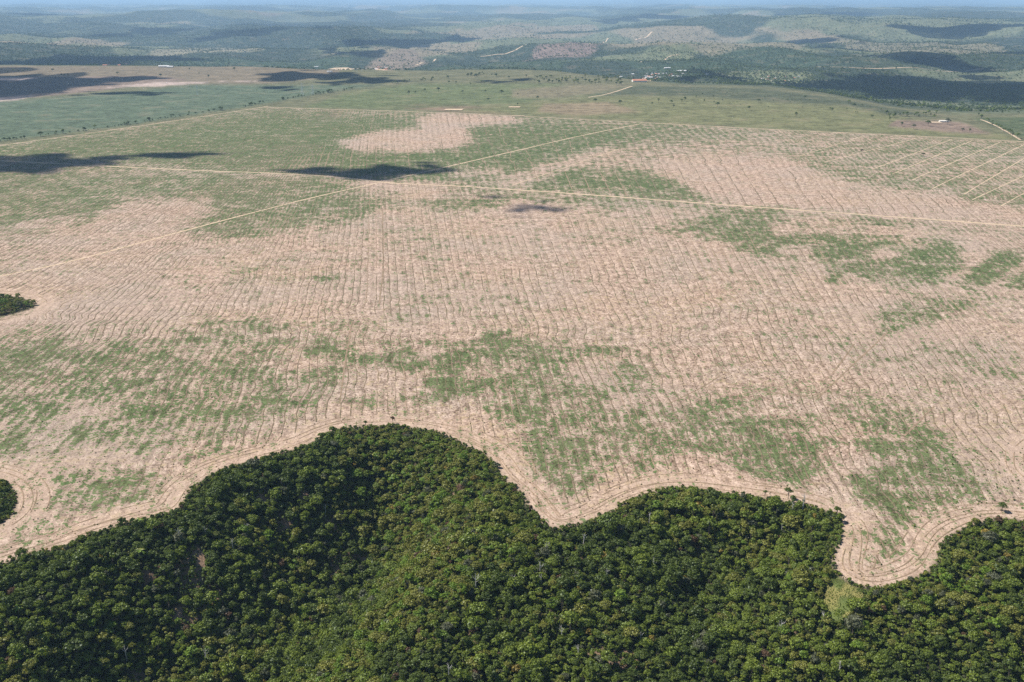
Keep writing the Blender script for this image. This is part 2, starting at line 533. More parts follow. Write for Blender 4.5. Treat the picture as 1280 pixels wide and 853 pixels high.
# --- what grows where (outlines taken on the level plateau)
FIELD_PX = [(-900, 178 + 120), (-300, 222), (0, 181), (120, 165), (250, 146), (330, 134), (420, 137), (560, 141), (640, 145), (800, 153), (960, 162),
            (1100, 168), (1280, 177), (1700, 205), (2600, 300), (2600, 900), (-900, 900)]
VEG = [  # (value, softness px, outline)
    (.72, 10, [(-400, 200), (0, 178), (330, 130), (640, 143), (960, 162), (1280, 177), (1700, 200), (1700, 310), (1280, 283), (850, 252), (560, 232), (430, 222), (0, 202), (-400, 190)]),
    (-.75, 3, [(425, 179), (465, 166), (530, 160), (520, 150), (535, 145), (560, 142), (640, 146), (648, 152), (580, 158), (590, 176), (570, 184), (505, 190), (440, 186)]),
    (-.85, 5, [(790, 205), (850, 192), (920, 190), (985, 198), (1030, 215), (1080, 232), (1190, 240), (1200, 250), (1290, 262), (1500, 280), (1500, 300), (1280, 283), (1000, 262), (900, 252), (850, 225)]),
    (-.2, 8, [(720, 205), (800, 180), (960, 170), (1130, 172), (1000, 190), (850, 192), (760, 215)]),
    (-.45, 4, [(610, 228), (700, 200), (760, 185), (775, 190), (700, 212), (640, 236)]),
    (.1, 8, [(980, 178), (1280, 185), (1500, 200), (1500, 275), (1280, 255), (1190, 236), (1080, 225), (1010, 205)]),
    (-.7, 3, [(455, 226), (560, 232), (550, 250), (500, 252), (450, 245)]),
    (-.6, 4, [(285, 232), (310, 222), (352, 224), (350, 236), (300, 240)]),
    (-.3, 4, [(560, 215), (620, 210), (630, 216), (580, 222)]),
    (-.5, 3, [(0, 262), (40, 263), (46, 270), (0, 275)]),
    # ---- below the long road
    (.46, 6, [(-300, 215), (0, 208), (230, 216), (430, 225), (455, 240), (520, 252), (640, 243), (620, 262), (565, 262), (480, 256), (440, 275), (380, 285), (290, 300), (230, 285), (270, 262), (200, 250), (150, 256), (120, 280), (70, 270), (0, 288), (-300, 300)]),
    (-.55, 5, [(95, 288), (160, 254), (258, 250), (262, 262), (180, 290)]),
    (.35, 3, [(640, 246), (780, 250), (790, 255), (700, 254)]),
    (.50, 5, [(824, 288), (850, 277), (885, 268), (975, 263), (985, 275), (960, 280), (1005, 288), (1060, 291), (1110, 298), (1130, 308), (1165, 296), (1205, 306), (1200, 325), (1210, 345), (1160, 357), (1090, 352), (1040, 354), (1030, 338), (1050, 330), (1010, 325), (985, 325), (930, 318), (900, 302)]),
    (-.7, 2, [(960, 285), (985, 284), (995, 293), (968, 294)]),
    (-.7, 2, [(975, 312), (1010, 308), (1018, 318), (980, 320)]),
    (-.7, 2, [(1090, 315), (1118, 312), (1122, 322), (1095, 323)]),
    (-.6, 2, [(1048, 345), (1075, 340), (1088, 349), (1060, 354)]),
    (.6, 3, [(1200, 352), (1240, 318), (1275, 312), (1280, 330), (1255, 345), (1240, 358), (1205, 358)]),
    (.6, 3, [(1255, 352), (1285, 338), (1320, 340), (1320, 362), (1258, 362)]),
    (.5, 2, [(1068, 276), (1100, 274), (1120, 280), (1085, 283)]),
    (.25, 5, [(1085, 400), (1130, 365), (1150, 375), (1225, 370), (1200, 395), (1150, 410), (1110, 420)]),
    (.44, 12, [(-200, 430), (0, 420), (40, 416), (110, 424), (190, 425), (250, 408), (330, 402), (345, 412), (300, 425), (240, 432), (220, 450), (170, 470), (120, 480), (60, 500), (0, 520), (-200, 540)]),
    (.28, 14, [(0, 470), (120, 460), (230, 440), (380, 425), (440, 425), (440, 445), (420, 470), (400, 500), (330, 535), (260, 560), (180, 560), (60, 560), (0, 575), (-150, 590)]),
    (-.3, 6, [(20, 545), (80, 520), (110, 500), (120, 515), (60, 560)]),
    (-.45, 5, [(335, 470), (365, 440), (400, 436), (405, 455), (350, 475)]),
    (.45, 5, [(380, 432), (440, 424), (440, 440), (390, 442)]),
    (.42, 5, [(425, 470), (440, 445), (470, 440), (490, 430), (560, 425), (600, 432), (600, 412), (640, 408), (655, 425), (690, 430), (680, 452), (640, 470), (600, 490), (560, 500), (490, 505), (430, 505)]),
    (-.6, 4, [(432, 495), (435, 465), (480, 460), (530, 466), (528, 485), (490, 498)]),
    (-.5, 3, [(520, 432), (560, 428), (555, 440), (525, 442)]),
    (.30, 8, [(600, 440), (690, 432), (760, 436), (790, 458), (815, 480), (830, 512), (780, 560), (760, 600), (720, 625), (690, 600), (655, 570), (620, 530), (570, 500)]),
    (.40, 4, [(690, 445), (700, 432), (755, 436), (768, 447), (720, 452)]),
    (-.55, 4, [(698, 462), (740, 450), (772, 455), (775, 472), (720, 480)]),
    (-.45, 4, [(755, 490), (800, 485), (810, 508), (765, 515)]),
    (.26, 8, [(780, 540), (850, 500), (920, 496), (935, 512), (1000, 518), (1040, 540), (1035, 575), (1000, 598), (930, 595), (860, 572), (790, 590)]),
    (.50, 5, [(915, 575), (950, 548), (990, 530), (1020, 545), (1038, 552), (1010, 590), (990, 600), (930, 590)]),
    (.45, 4, [(655, 575), (680, 565), (700, 590), (690, 603), (665, 592)]),
    (.30, 7, [(1045, 515), (1075, 495), (1110, 500), (1140, 530), (1180, 545), (1215, 575), (1235, 605), (1215, 640), (1130, 655), (1080, 640), (1060, 600), (1090, 570)]),
    (.50, 4, [(1100, 560), (1160, 550), (1200, 575), (1205, 600), (1170, 600), (1120, 585)]),
    (.42, 5, [(1060, 600), (1110, 600), (1150, 620), (1120, 650), (1075, 640)]),
    (.22, 6, [(1075, 650), (1200, 640), (1175, 675), (1165, 705), (1100, 722), (1060, 715), (1065, 680)]),
    (.22, 6, [(60, 600), (180, 590), (235, 600), (225, 630), (140, 640), (60, 665), (10, 680), (40, 640)]),
    (.18, 4, [(10, 600), (50, 600), (50, 640), (20, 680), (0, 690), (30, 640)]),
    (.3, 2, [(395, 345), (425, 344), (425, 352), (398, 352)]),
]
gpx, gpy = topx(gx, gy)
jit = np.maximum(2.0, 12 * np.clip((gpy - 100) / 400, .1, 1))
qx = gpx + (fbm(gx / 26, gy / 26, 91, 3) - .5) * 3.4 * jit
qy = gpy + (fbm(gx / 26 + 50, gy / 34, 95, 3) - .5) * 1.5 * jit
inview = (gy < 5200) & (gy > 380)
field = np.zeros(NV)
veg = -.56 + .62 * np.clip(fbm(gx / 150, gy / 190, 97, 4) - .48, -.2, 1) * 2
fsel = np.where(inview)[0]
fw = sdist(gpx[fsel], gpy[fsel], FIELD_PX)
field[fsel] = sstep(-.6, .6, fw)
nearside = gy <= 380
field[nearside] = 0
for val, soft, poly in VEG:
    pa = np.array(poly, float)
    lo = pa.min(0) - 60; hi = pa.max(0) + 60
    s = fsel[(qx[fsel] > lo[0]) & (qx[fsel] < hi[0]) & (qy[fsel] > lo[1]) & (qy[fsel] < hi[1])]
    w = sstep(-soft * 2.6, soft * 2.2, sdist(qx[s], qy[s], pa))
    veg[s] = veg[s] * (1 - w) + val * w
# field edge strip along the woods stays bare
dl = sdist(gx[fsel], gy[fsel], LOBE); dc = sdist(gx[fsel], gy[fsel], COPSE); dk = sdist(gx[fsel], gy[fsel], KNOLL)
wood = np.full(NV, -1e6)
wood[fsel] = np.maximum(np.maximum(fd[fsel], dl), np.maximum(dc, dk))
near_edge = sstep(-38, -12, wood) * .8
veg = veg * (1 - near_edge) + (-.55) * near_edge
straw = (fbm(gx / 90, gy / 90, 99, 3) - .5) * .5 - .12 + .10 * sstep(380, 600, gpy)
# --- zone colours outside the ploughed field
zone = np.zeros((NV, 3))
def setc(mask, c):
    global zone
    mask = np.asarray(mask)[:, None]
    zone = zone * (1 - mask) + np.array(c)[None, :] * mask
zone[:] = (.14, .138, .075)                     # rough pasture of the plateau
ZONES = [
    ((.185, .15, .10), 2, [(-400, 82), (430, 82), (420, 96), (330, 105), (200, 106), (0, 112), (-400, 112)]),
    ((.22, .165, .13), 1, [(-400, 100), (190, 95), (235, 100), (120, 114), (0, 126), (-400, 140)]),
    ((.46, .36, .31), .8, [(130, 110), (190, 104), (330, 101), (250, 104), (200, 108)]),
    ((.46, .36, .31), .8, [(-40, 122), (45, 120), (20, 126), (-40, 128)]),
    ((.46, .36, .31), .8, [(-40, 98), (50, 97), (20, 101), (-40, 101)]),
    ((.10, .13, .08), 2, [(-500, 240), (0, 177), (150, 158), (300, 135), (430, 112), (480, 106), (340, 107), (250, 106), (140, 117), (0, 127), (-500, 150)]),
    ((.125, .145, .065), 3, [(380, 134), (440, 114), (520, 105), (700, 105), (760, 118), (560, 139)]),
    ((.21, .15, .10), 2, [(505, 136), (560, 132), (630, 134), (640, 143), (560, 140)]),
    ((.12, .125, .06), 2, [(480, 132), (530, 129), (580, 133), (520, 136)]),
    ((.19, .165, .10), 3, [(640, 112), (720, 106), (790, 106), (740, 118), (690, 124), (640, 122)]),
    ((.158, .158, .074), 3, [(560, 138), (690, 126), (760, 120), (870, 121), (960, 128), (1060, 133), (1130, 147), (1250, 168), (1290, 176), (960, 161), (800, 152)]),
    ((.23, .18, .11), 2, [(680, 130), (760, 128), (800, 140), (720, 145), (670, 140)]),
    ((.088, .098, .055), 1.5, [(735, 119), (800, 107), (850, 109), (960, 111), (1040, 122), (1130, 135), (1170, 148), (1110, 143), (1060, 132), (960, 127), (870, 120)]),
    ((.22, .16, .12), 2, [(1120, 150), (1200, 152), (1240, 168), (1180, 165), (1110, 158)]),
    ((.085, .105, .05), 2, [(1215, 146), (1400, 142), (1400, 185), (1275, 171)]),
]
for c, soft, poly in ZONES:
    pa = np.array(poly, float)
    s = np.where((gy > 2200) & (gy < 9000))[0]
    w = np.zeros(NV)
    w[s] = sstep(-soft, soft, sdist(qx[s], gpy[s] + (qy[s] - gpy[s]) * .6, pa))
    setc(w, c)
# valley: woodland, pasture and dry fields in drifting patches
rimy = np.interp(gx / gy, RIM_R, RIM_Y)
vall = sstep(150, 500, gy - rimy) * (gy > 2500)
b1 = fbm(gx / 1500, gy / 1900, 101, 4); b2 = fbm(gx / 900 + 7, gy / 2400, 105, 4); b3 = fbm(gx / 3800, gy / 6500, 109, 3)
vc = np.zeros((NV, 3)); vc[:] = (.046, .064, .040)
def vmix(w, c):
    global vc
    w = w[:, None]; vc = vc * (1 - w) + np.array(c) * w
wood_m = sstep(.50, .44, b1)
vmix(sstep(.49, .54, b1), (.135, .15, .085))
vmix(sstep(.58, .64, b2) * sstep(.46, .52, b1), (.22, .185, .12))
vmix(sstep(.60, .66, b3), (.040, .056, .036))
VZ = [((.20, .145, .118), [(650, 71), (700, 53), (757, 60), (735, 70)]), ((.14, .155, .082), [(690, 74), (800, 70), (880, 66), (860, 78), (740, 82)]),
      ((.19, .17, .11), [(850, 66), (960, 52), (1010, 50), (1000, 70), (900, 76)]), ((.15, .165, .095), [(960, 30), (1250, 32), (1280, 50), (1100, 48), (960, 40)]),
      ((.18, .165, .105), [(1040, 50), (1250, 55), (1280, 75), (1100, 68)]), ((.14, .155, .08), [(885, 100), (930, 90), (1010, 92), (1040, 108), (960, 112), (900, 108)]),
      ((.05, .075, .04), [(760, 82), (960, 70), (1080, 74), (960, 90), (830, 96)]), ((.05, .072, .038), [(820, 96), (880, 92), (930, 101), (940, 110), (830, 108)]),
      ((.21, .165, .12), [(445, 85), (470, 70), (510, 62), (540, 72), (490, 86)]), ((.05, .072, .038), [(540, 84), (640, 74), (720, 74), (700, 88), (560, 90)]),
      ((.22, .20, .13), [(180, 66), (330, 60), (330, 50), (200, 52)]), ((.05, .075, .04), [(200, 84), (200, 72), (440, 70), (430, 84)])]
pvx, pvy = topx(gx, gy, -105.0)
sv = np.where((gy > 3000) & (gy < 40000))[0]
for c, poly in VZ:
    w = np.zeros(NV)
    w[sv] = sstep(-1.2, 1.2, sdist(pvx[sv] + (qx[sv] - gpx[sv]) * 2.0, pvy[sv] + (b2[sv] - .5) * 3, np.array(poly, float)))
    vmix(w, c)
zone = zone * (1 - vall[:, None]) + vc * vall[:, None]
# woodland floor
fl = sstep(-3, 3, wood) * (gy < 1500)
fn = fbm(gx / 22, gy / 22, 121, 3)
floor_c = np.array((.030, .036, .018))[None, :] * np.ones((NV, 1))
bare = sstep(.72, .80, fn)[:, None]
floor_c = floor_c * (1 - bare) + np.array((.20, .14, .09)) * bare
BARE_SPOTS = [hit(a, b) for a, b in [(328, 624), (382, 622), (356, 655), (252, 697), (186, 722), (416, 657), (300, 652), (268, 745), (225, 770), (455, 700)]]
CLEAR_W = np.array([hit(a, b) for a, b in CLEARING_PX])
for (bx, by) in BARE_SPOTS:
    w = np.exp(-(((gx - bx) / 4.5) ** 2 + ((gy - by) / 5) ** 2))[:, None] * (gy < 1000)[:, None]
    w = np.clip(w * 1.5, 0, 1)
    floor_c = floor_c * (1 - w) + np.array((.30, .20, .13)) * w
sel = np.where(gy < 900)[0]
cw = np.zeros(NV)
cw[sel] = sstep(-2, 3, sdist(gx[sel], gy[sel], CLEAR_W))
cn = fbm(gx / 9, gy / 9, 131, 3)[:, None]
clearc = np.array((.13, .16, .05)) * (1 - sstep(.4, .6, cn)) + np.array((.27, .24, .085)) * sstep(.4, .6, cn)
floor_c = floor_c * (1 - cw[:, None]) + clearc * cw[:, None]
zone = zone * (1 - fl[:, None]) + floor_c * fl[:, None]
zone = np.where((cw > .5)[:, None], clearc, zone)
field = field * (1 - fl) * (1 - cw)

rowx0 = np.zeros(NV)
rowx0[fsel] = row_of(gx[fsel] - wiggle(gx[fsel], gy[fsel]), gy[fsel])
for nme, arr in (('veg', veg), ('field', field), ('straw', straw), ('headland', near_edge)):
    a = g_me.attributes.new(nme, 'FLOAT', 'POINT')
    a.data.foreach_set('value', arr.astype(np.float32))
a = g_me.attributes.new('rowuv', 'FLOAT_VECTOR', 'POINT')
a.data.foreach_set('vector', np.stack([rowx0, gy, np.zeros(NV)], 1).astype(np.float32).ravel())
a = g_me.attributes.new('zone', 'FLOAT_COLOR', 'POINT')
a.data.foreach_set('color', np.concatenate([zone, np.ones((NV, 1))], 1).astype(np.float32).ravel())

# ------------------------------------------------------------------ tracks: sandy strips laid on the plateau
def strip(name, px, width, mat, lift=.06, z=0.0, onland=False, world=None, stepm=12.0):
    p = PL(px) if world is None else np.array(world, float)
    p = chaikin(p, 2, False)
    seg = np.linalg.norm(np.diff(p, axis=0), axis=1)
    s = np.concatenate([[0], np.cumsum(seg)])
    n = max(3, int(s[-1] / stepm))
    t = np.linspace(0, s[-1], n)
    c = np.stack([np.interp(t, s, p[:, 0]), np.interp(t, s, p[:, 1])], 1)
    tg = np.gradient(c, axis=0); tg /= np.linalg.norm(tg, axis=1)[:, None]
    nr_ = np.stack([-tg[:, 1], tg[:, 0]], 1)
    wv = width * (.8 + .5 * vnoise(t / 37, t * 0 + 3, 201))
    c = c + nr_ * ((vnoise(t / 60, t * 0, 203) - .5) * width * .5)[:, None]
    L = c + nr_ * wv[:, None] * .5; Rr = c - nr_ * wv[:, None] * .5
    def zz(q):
        return (height(q[:, 0], q[:, 1]) if onland else 0) + np.full(len(q), lift)
    V = np.concatenate([np.column_stack([L, zz(L)]), np.column_stack([c, zz(c) + .03]), np.column_stack([Rr, zz(Rr)])])
    i = np.arange(n - 1)
    Fq = np.concatenate([np.stack([i, i + n, i + n + 1, i + 1], 1), np.stack([i + n, i + 2 * n, i + 2 * n + 1, i + n + 1], 1)])
    o = obj(name, mesh_np(name, V, Fq, mat))
    return tag(o, kind='structure')

strip('road', [(-200, 192), (0, 201), (230, 213), (355, 217), (430, 222), (480, 229), (560, 232), (700, 241), (850, 252), (1000, 263), (1280, 283), (1500, 300)], 6.5, M['road'], .10)
strip('road', [(-120, 372), (0, 345), (80, 330), (200, 297), (330, 262), (430, 238), (474, 228.6)], 4.5, M['road'], .06)
strip('road', [(478, 227), (540, 213), (640, 190), (720, 171), (800, 155)], 4.5, M['road'], .06)
strip('road', [(330, 134), (420, 137), (560, 141), (640, 145), (800, 153), (960, 162), (1100, 168), (1280, 177), (1500, 193)], 6.0, M['road'], .08)
strip('road', [(-200, 212), (0, 182), (120, 166), (250, 146.5), (335, 133)], 4.0, M['road'], .06)
strip('road', [(735, 122), (760, 118), (790, 108)], 7.0, M['road'], .06)
strip('road', [(1226, 148), (1250, 160), (1275, 175)], 6.0, M['road'], .3, onland=True)
TR = [((1275, 178), (1000, 260)), ((1215, 176), (1115, 218)), ((1250, 178), (1140, 225)), ((1280, 181), (1165, 236)), ((1300, 186), (1205, 243)),
      ((1345, 190), (1215, 250)), ((1365, 196), (1250, 258)), ((1080, 170), (1000, 195)), ((1190, 174), (1090, 212)), ((1150, 172), (1030, 203)), ((775, 186), (640, 232))]
for (a0, a1), (b0, b1_) in TR[1:]:
    strip('path', [(a0, a1), (.5 * (a0 + b0), .5 * (a1 + b1_)), (b0, b1_)], 2.2, M['road'], .05)
# field paths scored straight across the ploughing below the long road
for (a, b) in [((1068, 430), (1040, 468)), ((1168, 508), (1130, 545)), ((1110, 415), (1020, 500))]:
    strip('path', [a, ((a[0] + b[0]) / 2, (a[1] + b[1]) / 2), b], 1.6, M['furrow'], .05, stepm=5)
for pts in ([(880, 484), (920, 485), (960, 490), (1000, 496), (1030, 492), (1060, 486), (1090, 478)], [(478, 262), (480, 330), (474, 380)], [(440, 402), (432, 450), (424, 505)],
            [(448, 385), (470, 388), (500, 384), (515, 378), (530, 380)], [(835, 505), (880, 484), (900, 470)]):
    strip('path', pts, 1.5, M['furrow'], .06, stepm=5)
# pale roads on the valley side
for pts, w in [([(600, 71), (650, 68), (700, 54)], 15), ([(800, 78), (830, 72), (850, 68)], 13), ([(520, 82), (545, 74)], 16), ([(738, 55), (760, 48)], 18),
               ([(795, 50), (815, 40)], 24), ([(1020, 84), (1100, 88), (1180, 90), (1230, 86)], 14)]:
    strip('road', None, w, M['road'], 1.0, onland=True, world=[hit(a, b) for a, b in pts], stepm=40)

for a, b, w in (((414, 86.0), (440, 87.2), 130), ((468, 87), (486, 88.5), 60), ((556, 137.4), (578, 137.8), 40), ((636, 134.2), (650, 134.4), 30), ((1163, 153.4), (1177, 153.6), 26), ((803, 101.5), (822, 99.5), 60), ((640, 145), (655, 145.6), 12)):
    strip('bare_ground', None, w, M['road'], 1.2, onland=True, world=[hit(*a), hit((a[0] + b[0]) / 2, (a[1] + b[1]) / 2), hit(*b)], stepm=15)
# ------------------------------------------------------------------ windrows: real ridges of pushed-up trash
FIELD_W = np.array([P(a, b) for a, b in FIELD_PX if b < 890 and -500 < a < 2000])
def ridge_mesh(lines):
    Vs, Fs, off = [], [], 0
    for c, wv, hv in lines:
        n = len(c)
        if n < 3: continue
        tg = np.gradient(c, axis=0); tg /= np.maximum(np.linalg.norm(tg, axis=1), 1e-6)[:, None]
        nn = np.stack([-tg[:, 1], tg[:, 0]], 1)
        L = c + nn * wv[:, None] * .5; Rr = c - nn * wv[:, None] * .5
        Vs += [np.column_stack([L, np.full(n, -.06)]), np.column_stack([c, hv]), np.column_stack([Rr, np.full(n, -.06)])]
        i = np.arange(n - 1) + off
        Fs += [np.stack([i, i + n, i + n + 1, i + 1], 1), np.stack([i + n, i + 2 * n, i + 2 * n + 1, i + n + 1], 1)]
        off += 3 * n
    return np.concatenate(Vs), np.concatenate(Fs)

def split_runs(mask):
    out = []; st = None
    for i, m_ in enumerate(mask):
        if m_ and st is None: st = i
        if not m_ and st is not None:
            if i - st > 3: out.append((st, i))
            st = None
    if st is not None and len(mask) - st > 3: out.append((st, len(mask)))
    return out

MAIN_R = np.array([(-1900, 2500)] + [tuple(P(a, b)) for a, b in [(0, 201), (230, 213), (430, 222), (560, 232), (850, 252), (1280, 283), (1500, 300)]])
rows_dark, rows_soft, row_pts = [], [], []
ystn = np.concatenate([np.arange(540, 1400, 4.0), np.arange(1400, 3600, 9.0)])
for k, x0 in enumerate(np.arange(-1150, 1400, 9.6)):
    x0 = x0 + (_h(np.array([k]), np.array([7]), 5)[0] - .5) * 3.6
    x = row_x(np.full(len(ystn), x0), ystn) + (vnoise(ystn / 7, ystn * 0 + k, 301) - .5) * .7
    px, py = topx(x, ystn)
    wd = np.full(len(x), -1e6); mm = ystn < 1500
    wd[mm] = np.max([sdist(x[mm], ystn[mm], q) for q in (FOREST, LOBE, COPSE, KNOLL)], 0)
    ok = (sdist(px, py, FIELD_PX) > 1.0) & (wd < -28 + 8 * vnoise(ystn / 9, ystn * 0 + k, 303)) & (np.abs(px - 640) < 860)
    yr = np.interp(x, MAIN_R[:, 0], MAIN_R[:, 1])
    beyond = ystn > yr
    ok &= np.abs(ystn - yr) > 9
    if k % 2: ok &= ~beyond
    gap = fbm(x / 60, ystn / 34, 311, 3)
    ok &= (gap > .22) & (fbm(x / 210, ystn / 330, 317, 3) > .33 - .1 * np.exp(-((px - 870) / 150) ** 2 - ((py - 420) / 70) ** 2))
    st = sstep(.36, .60, gap)
    w = (.65 + .8 * vnoise(ystn / 8, ystn * 0 + k * 3, 305)) * (.55 + .7 * st) * np.where(beyond, 1.9, 1.0)
    hh = .12 + .45 * vnoise(ystn / 7, ystn * 0 + k * 5, 307) * (.5 + .7 * st)
    for a, b in split_runs(ok):
        strong = fbm(np.array([x[(a + b) // 2] / 120]), np.array([ystn[(a + b) // 2] / 200]), 313, 2)[0]
        (rows_dark if strong > .41 else rows_soft).append((np.column_stack([x[a:b], ystn[a:b]]), w[a:b], hh[a:b]))
    sel = ok & (ystn < 1500)
    row_pts.append(np.column_stack([x[sel], ystn[sel]]))
V, Fq = ridge_mesh(rows_dark)
tag(obj('windrow_debris', mesh_np('windrow_debris', V, Fq, M['windrow'])), 'dark brown windrows of pushed up debris running across the cleared field', 'windrow', kind='stuff')
V, Fq = ridge_mesh(rows_soft)
tag(obj('furrow_soil', mesh_np('furrow_soil', V, Fq, M['furrow'])), 'low soil ridges between the darker windrows of the field', 'furrow', kind='stuff')
# headland ridges that follow the edge of the woods
head = []
def resample(p, stp):
    s = np.concatenate([[0], np.cumsum(np.linalg.norm(np.diff(p, axis=0), axis=1))])
    t = np.arange(0, s[-1], stp)
    return np.stack([np.interp(t, s, p[:, 0]), np.interp(t, s, p[:, 1])], 1)
def headland(poly, offs, closed):
    base = resample(np.vstack([poly, poly[:1]]) if closed else poly, 3.0)
    ker = np.ones(9) / 9
    for j, o_ in enumerate(offs):
        tg = np.gradient(base, axis=0); tg /= np.linalg.norm(tg, axis=1)[:, None]
        nn = np.stack([-tg[:, 1], tg[:, 0]], 1)
        side = 1 if sdist(*(base[len(base) // 2] + nn[len(base) // 2] * 2), poly if closed else FOREST) < 0 else -1
        ii = np.arange(len(base))
        c = base + side * nn * (o_ + (vnoise(ii / 14, ii * 0 + j, 321) - .5) * 4.5 + (vnoise(ii / 45, ii * 0 + j, 322) - .5) * 3.5)[:, None]
        for _ in range(2):
            c = np.column_stack([np.convolve(np.pad(c[:, q], 4, mode='edge'), ker, 'valid') for q in range(2)])
        d = np.max([sdist(c[:, 0], c[:, 1], q) for q in (FOREST, LOBE, COPSE, KNOLL)], 0)
        ok = (d < -.75 * o_) & (vnoise(ii / 10, ii * 0 + j * 7, 323) > .2 + .06 * j)
        w = .6 + .9 * vnoise(ii / 3, ii * 0 + j, 325); hh = .15 + .5 * vnoise(ii / 3, ii * 0 + j, 327)
        for a, b in split_runs(ok):
            head.append((c[a:b], w[a:b], hh[a:b]))
headland(EDGE, (4.5, 9.0, 14.0, 19.0, 25.0), False)
headland(LOBE, (5, 10.5, 16, 21), True)
headland(COPSE, (7, 16), True)
headland(KNOLL, (5, 10, 15, 21), True)
V, Fq = ridge_mesh(head)
tag(obj('headland_debris', mesh_np('headland_debris', V, Fq, M['furrow'])), 'curving ridges of debris following the edge of the woods', 'windrow', kind='stuff')

# ------------------------------------------------------------------ trees: meshes shared by all of a kind
def tube(path, rad, seg=6):
    V, Fs = [], []
    path = [Vector(p) for p in path]
    for i, p in enumerate(path):
        d = (path[min(i + 1, len(path) - 1)] - path[max(i - 1, 0)]).normalized()
        a = d.orthogonal().normalized(); b = d.cross(a)
        for k in range(seg):
            an = 2 * math.pi * k / seg
            V.append(p + (a * math.cos(an) + b * math.sin(an)) * rad[i])
    for i in range(len(path) - 1):
        for k in range(seg):
            k2 = (k + 1) % seg
            Fs.append((i * seg + k, i * seg + k2, (i + 1) * seg + k2, (i + 1) * seg + k))
    Fs.append(tuple(range((len(path) - 1) * seg, len(path) * seg)))
    return V, Fs

def join(parts):
    V, Fs = [], []
    for v, f in parts:
        o = len(V); V += [tuple(q) for q in v]; Fs += [tuple(i + o for i in t) for t in f]
    return V, Fs

def leaf_quads(cen, nrm, size, rng):
    n = len(cen)
    up = rng.normal(size=(n, 3))
    nrm = nrm + rng.normal(size=(n, 3)) * .33
    nrm /= np.linalg.norm(nrm, axis=1)[:, None]
    a = np.cross(nrm, up); a /= np.linalg.norm(a, axis=1)[:, None]
    b = np.cross(nrm, a)
    s = size[:, None]
    asp = rng.uniform(.55, 1.0, (n, 1))
    V = np.stack([cen - a * s - b * s * asp * .5, cen + a * s * .4 - b * s * asp, cen + a * s + b * s * asp * .4, cen - a * s * .3 + b * s * asp], 1).reshape(-1, 3)
    F_ = np.arange(n * 4).reshape(n, 4)
    return V, F_

def crown_geo(seed, rx, h0, h1, lobes, per, leaf, flat=.75):
    """crown of leaf clumps gathered in uneven lobes, for a tree of height h1"""
    rng = np.random.default_rng(seed)
    C, Nn, S = [], [], []
    limbs = []
    for i in range(lobes):
        an = i * 2.4 + rng.uniform(-.5, .5)
        rad = rx * math.sqrt((i + .3) / lobes) * rng.uniform(.62, .95)
        zc = h0 + (h1 - h0) * (.35 + .5 * (1 - (rad / rx) ** 2)) * rng.uniform(.68, 1.06)
        lc = np.array([rad * math.cos(an), rad * math.sin(an), zc])
        lr = rx * rng.uniform(.20, .40)
        limbs.append(lc)
        n = int(per * rng.uniform(.7, 1.3))
        d = rng.normal(size=(n, 3)); d[:, 2] = np.abs(d[:, 2]) * 1.0 - .35
        d /= np.linalg.norm(d, axis=1)[:, None]
        r = lr * rng.uniform(.58, 1.2, (n, 1))
        C.append(lc + d * r * np.array([1, 1, flat])); Nn.append(d); S.append(leaf * rng.uniform(.6, 1.35, n))
    V, F_ = leaf_quads(np.concatenate(C), np.concatenate(Nn), np.concatenate(S), rng)
    return V, F_, limbs

SHAPES = []
for i, (rx, h0, h1, lb, per) in enumerate([(2.9, 2.6, 8.0, 15, 40), (3.5, 3.0, 8.6, 19, 40), (2.3, 3.2, 9.2, 11, 42), (4.2, 3.6, 9.4, 26, 42), (2.0, 2.0, 6.4, 9, 40), (3.1, 4.6, 9.8, 15, 34)]):
    V, F_, limbs = crown_geo(400 + i, rx, h0, h1, lb, per, .36)
    rngp = random.Random(i)
    parts = [tube([(0, 0, -.6), (rngp.uniform(-.2, .2), rngp.uniform(-.2, .2), h0 * .6), (rngp.uniform(-.3, .3), rngp.uniform(-.3, .3), h0 + 1.2), (0, 0, h1 * .75)], [.26, .2, .15, .05])]
    for lc in limbs[:6]:
        parts.append(tube([(0, 0, h0 * .75), (lc[0] * .5, lc[1] * .5, (h0 + lc[2]) * .5), tuple(lc)], [.11, .08, .03], 5))
    SHAPES.append((V, F_, join(parts)))
TRUNKS = [mesh_np('trunk', np.array(s[2][0]), s[2][1], M['bark']) for s in SHAPES]
CROWNS = {}
for nm_, mt in LEAF.items():
    if nm_ in ('straw', 'weed'): continue
    for i, s in enumerate(SHAPES):
        CROWNS[(nm_, i)] = mesh_np('crown', s[0], s[1], mt)
KINDS = list(CROWNS.keys())

def tree(name, kind, shape, x, y, scale, rot, label, cat, group, zs=1.0, z=None):
    r = bpy.data.objects.new(name, None)
    r.empty_display_size = .5
    COL.objects.link(r)
    zz = float(height(np.array([x]), np.array([y]))[0]) if z is None else z
    r.location = (x, y, zz); r.rotation_euler = (0, 0, rot); r.scale = (scale, scale, scale * zs)
    tag(r, label, cat, group)
    obj('trunk', TRUNKS[shape], r)
    obj('crown', CROWNS[(kind, shape)], r)
    return r

